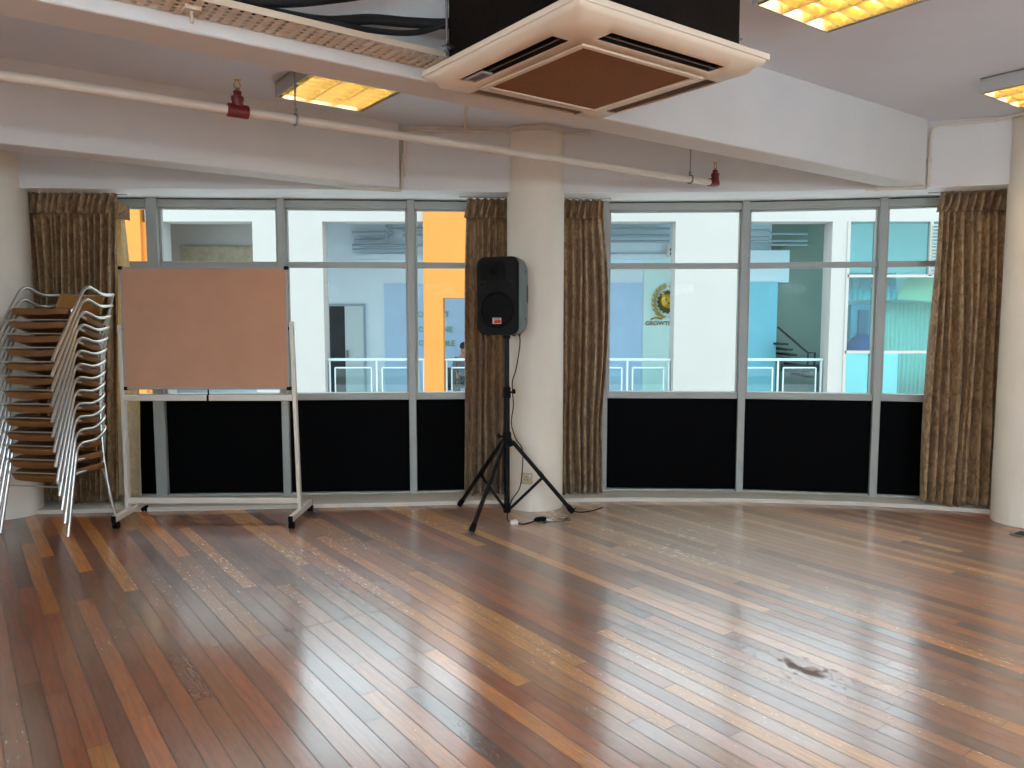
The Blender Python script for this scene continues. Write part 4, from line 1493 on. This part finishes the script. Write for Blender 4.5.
b.prism(pl, 0.0, 0.03, Matrix.Rotation(R(90), 4, 'X'))
mn = b.build('lion_mane', M['golddark'], em)
b = MB()
b.lathe([(0.165, 0.0), (0.145, 0.04), (0.08, 0.06), (0.0, 0.065)], 20, Matrix.Translation((0, -0.03, 0.02)) @ Matrix.Rotation(R(90), 4, 'X'))
b.lathe([(0.065, 0.0), (0.055, 0.05), (0.0, 0.065)], 14, Matrix.Translation((0, -0.07, -0.05)) @ Matrix.Rotation(R(90), 4, 'X'))
for s_ in (-1, 1):
    b.lathe([(0.04, 0.0), (0.03, 0.03), (0.0, 0.035)], 10, Matrix.Translation((s_ * 0.11, -0.03, 0.14)) @ Matrix.Rotation(R(90), 4, 'X'))
fc = b.build('lion_face', M['gold'], mn)
b = MB()
for s_ in (-1, 1):
    b.lathe([(0.018, 0.0), (0.0, 0.015)], 8, Matrix.Translation((s_ * 0.055, -0.092, 0.05)) @ Matrix.Rotation(R(90), 4, 'X'))
b.lathe([(0.022, 0.0), (0.0, 0.015)], 8, Matrix.Translation((0, -0.135, -0.03)) @ Matrix.Rotation(R(90), 4, 'X'))
b.box((0, -0.125, -0.085), (0.06, 0.03, 0.012))
b.build('lion_features', M['golddark'], mn)

fxb = thing('wall_fixture', 'small white and blue box high on the wall above the emblem', 'wall fixture', (3.36, BY - 0.10, 2.90))
MB().box((0, 0, 0), (0.20, 0.18, 0.26)).build('box', M['whiteplate'], fxb, bevel=0.01)
MB().box((0.01, -0.095, 0.03), (0.12, 0.01, 0.05)).build('band', M['navy'], fxb)
MB().lathe([(0.05, 0), (0.035, 0.02), (0, 0.02)], 12, Matrix.Translation((0, -0.09, -0.06)) @ Matrix.Rotation(R(90), 4, 'X')).build('lens', M['navy'], fxb)


# seated person and chairs in the orange bay
def patio_chair(label, loc, rz):
    t = thing('patio_chair', label, 'chair', loc, rz)
    MB().box((0, 0, 0.43), (0.46, 0.44, 0.03)).build('seat', M['darkchair'], t, bevel=0.01)
    MB().grid(lambda a, c: ((a - 0.5) * 0.46, 0.21 + 0.04 * math.sin(math.pi * a) + 0.07 * c, 0.46 + 0.40 * c), 8, 4).build('backrest', M['darkchair'], t, solid=0.02)
    for sx in (-1, 1):
        for sy in (-1, 1):
            MB().cyl((sx * 0.20, sy * 0.18, 0.43), (sx * 0.22, sy * 0.20, 0.0), 0.016, 8).build('leg', M['darkchair'], t)
    return t


patio_chair('dark plastic chair under the seated person in the orange bay', (-0.98, 15.75, FZ), R(0))
patio_chair('empty dark plastic chair left of the seated person', (-1.32, 15.1, FZ), R(180))


def skinned(name, verts, edges, radii, m, parent, root=0):
    me = bpy.data.meshes.new(name)
    me.from_pydata(verts, edges, [])
    me.update()
    o = bpy.data.objects.new(name, me)
    COL.objects.link(o)
    o.parent = parent
    md = o.modifiers.new('skin', 'SKIN')
    for i, sv in enumerate(me.skin_vertices[0].data):
        sv.radius = radii[i] if isinstance(radii[i], tuple) else (radii[i], radii[i])
        sv.use_root = (i == root)
    s2 = o.modifiers.new('sub', 'SUBSURF')
    s2.levels = s2.render_levels = 1
    me.materials.append(m)
    return o


pe = thing('person', 'seated person in grey shirt behind the railing of the orange bay', 'person', (-0.98, 15.70, FZ))
pv = [(0, 0.03, 0.53), (0, 0.06, 0.72), (0, 0.05, 0.95), (0, 0.03, 1.05), (0, 0.0, 1.14), (0, -0.01, 1.24),
      (0.17, 0.04, 0.98), (0.21, 0.0, 0.74), (0.12, -0.22, 0.62), (0.09, -0.30, 0.62), (-0.17, 0.04, 0.98), (-0.21, 0.0, 0.74), (-0.12, -0.22, 0.62), (-0.09, -0.30, 0.62),
      (0.09, -0.02, 0.52), (0.11, -0.40, 0.52), (0.11, -0.42, 0.10), (0.11, -0.54, 0.04), (-0.09, -0.02, 0.52), (-0.11, -0.40, 0.52), (-0.11, -0.42, 0.10), (-0.11, -0.54, 0.04)]
pe_e = [(0, 1), (1, 2), (2, 3), (3, 4), (4, 5), (2, 6), (6, 7), (7, 8), (8, 9), (2, 10), (10, 11), (11, 12), (12, 13), (0, 14), (14, 15), (15, 16), (16, 17), (0, 18), (18, 19), (19, 20), (20, 21)]
pr = [0.12, 0.115, 0.13, 0.055, 0.085, 0.080, 0.055, 0.042, 0.032, 0.034, 0.055, 0.042, 0.032, 0.034, 0.08, 0.06, 0.042, 0.036, 0.08, 0.06, 0.042, 0.036]
skinned('body', pv, pe_e, pr, M['skin'], pe)
skinned('shirt', [pv[i] for i in (0, 1, 2, 6, 7, 10, 11)], [(0, 1), (1, 2), (2, 3), (3, 4), (2, 5), (5, 6)], [0.135, 0.13, 0.145, 0.068, 0.055, 0.068, 0.055], M['shirt'], pe)
skinned('trousers', [pv[i] for i in (0, 14, 15, 16, 18, 19, 20)], [(0, 1), (1, 2), (2, 3), (0, 4), (4, 5), (5, 6)], [0.13, 0.092, 0.072, 0.052, 0.092, 0.072, 0.052], M['trouser'], pe)
b = MB().lathe([(0.088, 0.0), (0.094, 0.04), (0.085, 0.09), (0.05, 0.125), (0.0, 0.135)], 16, Matrix.Translation((0, 0.015, 1.20)))
b.build('hair', M['hair'], pe)
b = MB()
for s_ in (-1, 1):
    b.lathe([(0.010, 0), (0.0, 0.008)], 8, Matrix.Translation((s_ * 0.032, -0.088, 1.19)) @ Matrix.Rotation(R(90), 4, 'X'))
b.box((0, -0.085, 1.115), (0.05, 0.02, 0.008))
b.build('facial_features', M['hair'], pe)

struct(MB().b2(-8, 8, 6.70, 9.4, -0.15, 0.05).build('trim_bounce', M['ground']), 'added unseen light bouncing ledge projecting outside below the windows', 'ledge')  # unseen ledge, added to bounce sky light up onto the soffit
# paved ground of the courtyard far below
struct(MB().b2(-16, 16, 6.7, 17, -3.4, -3.2).build('ground_outside', M['ground']), 'pale paving at the bottom of the courtyard', 'ground')
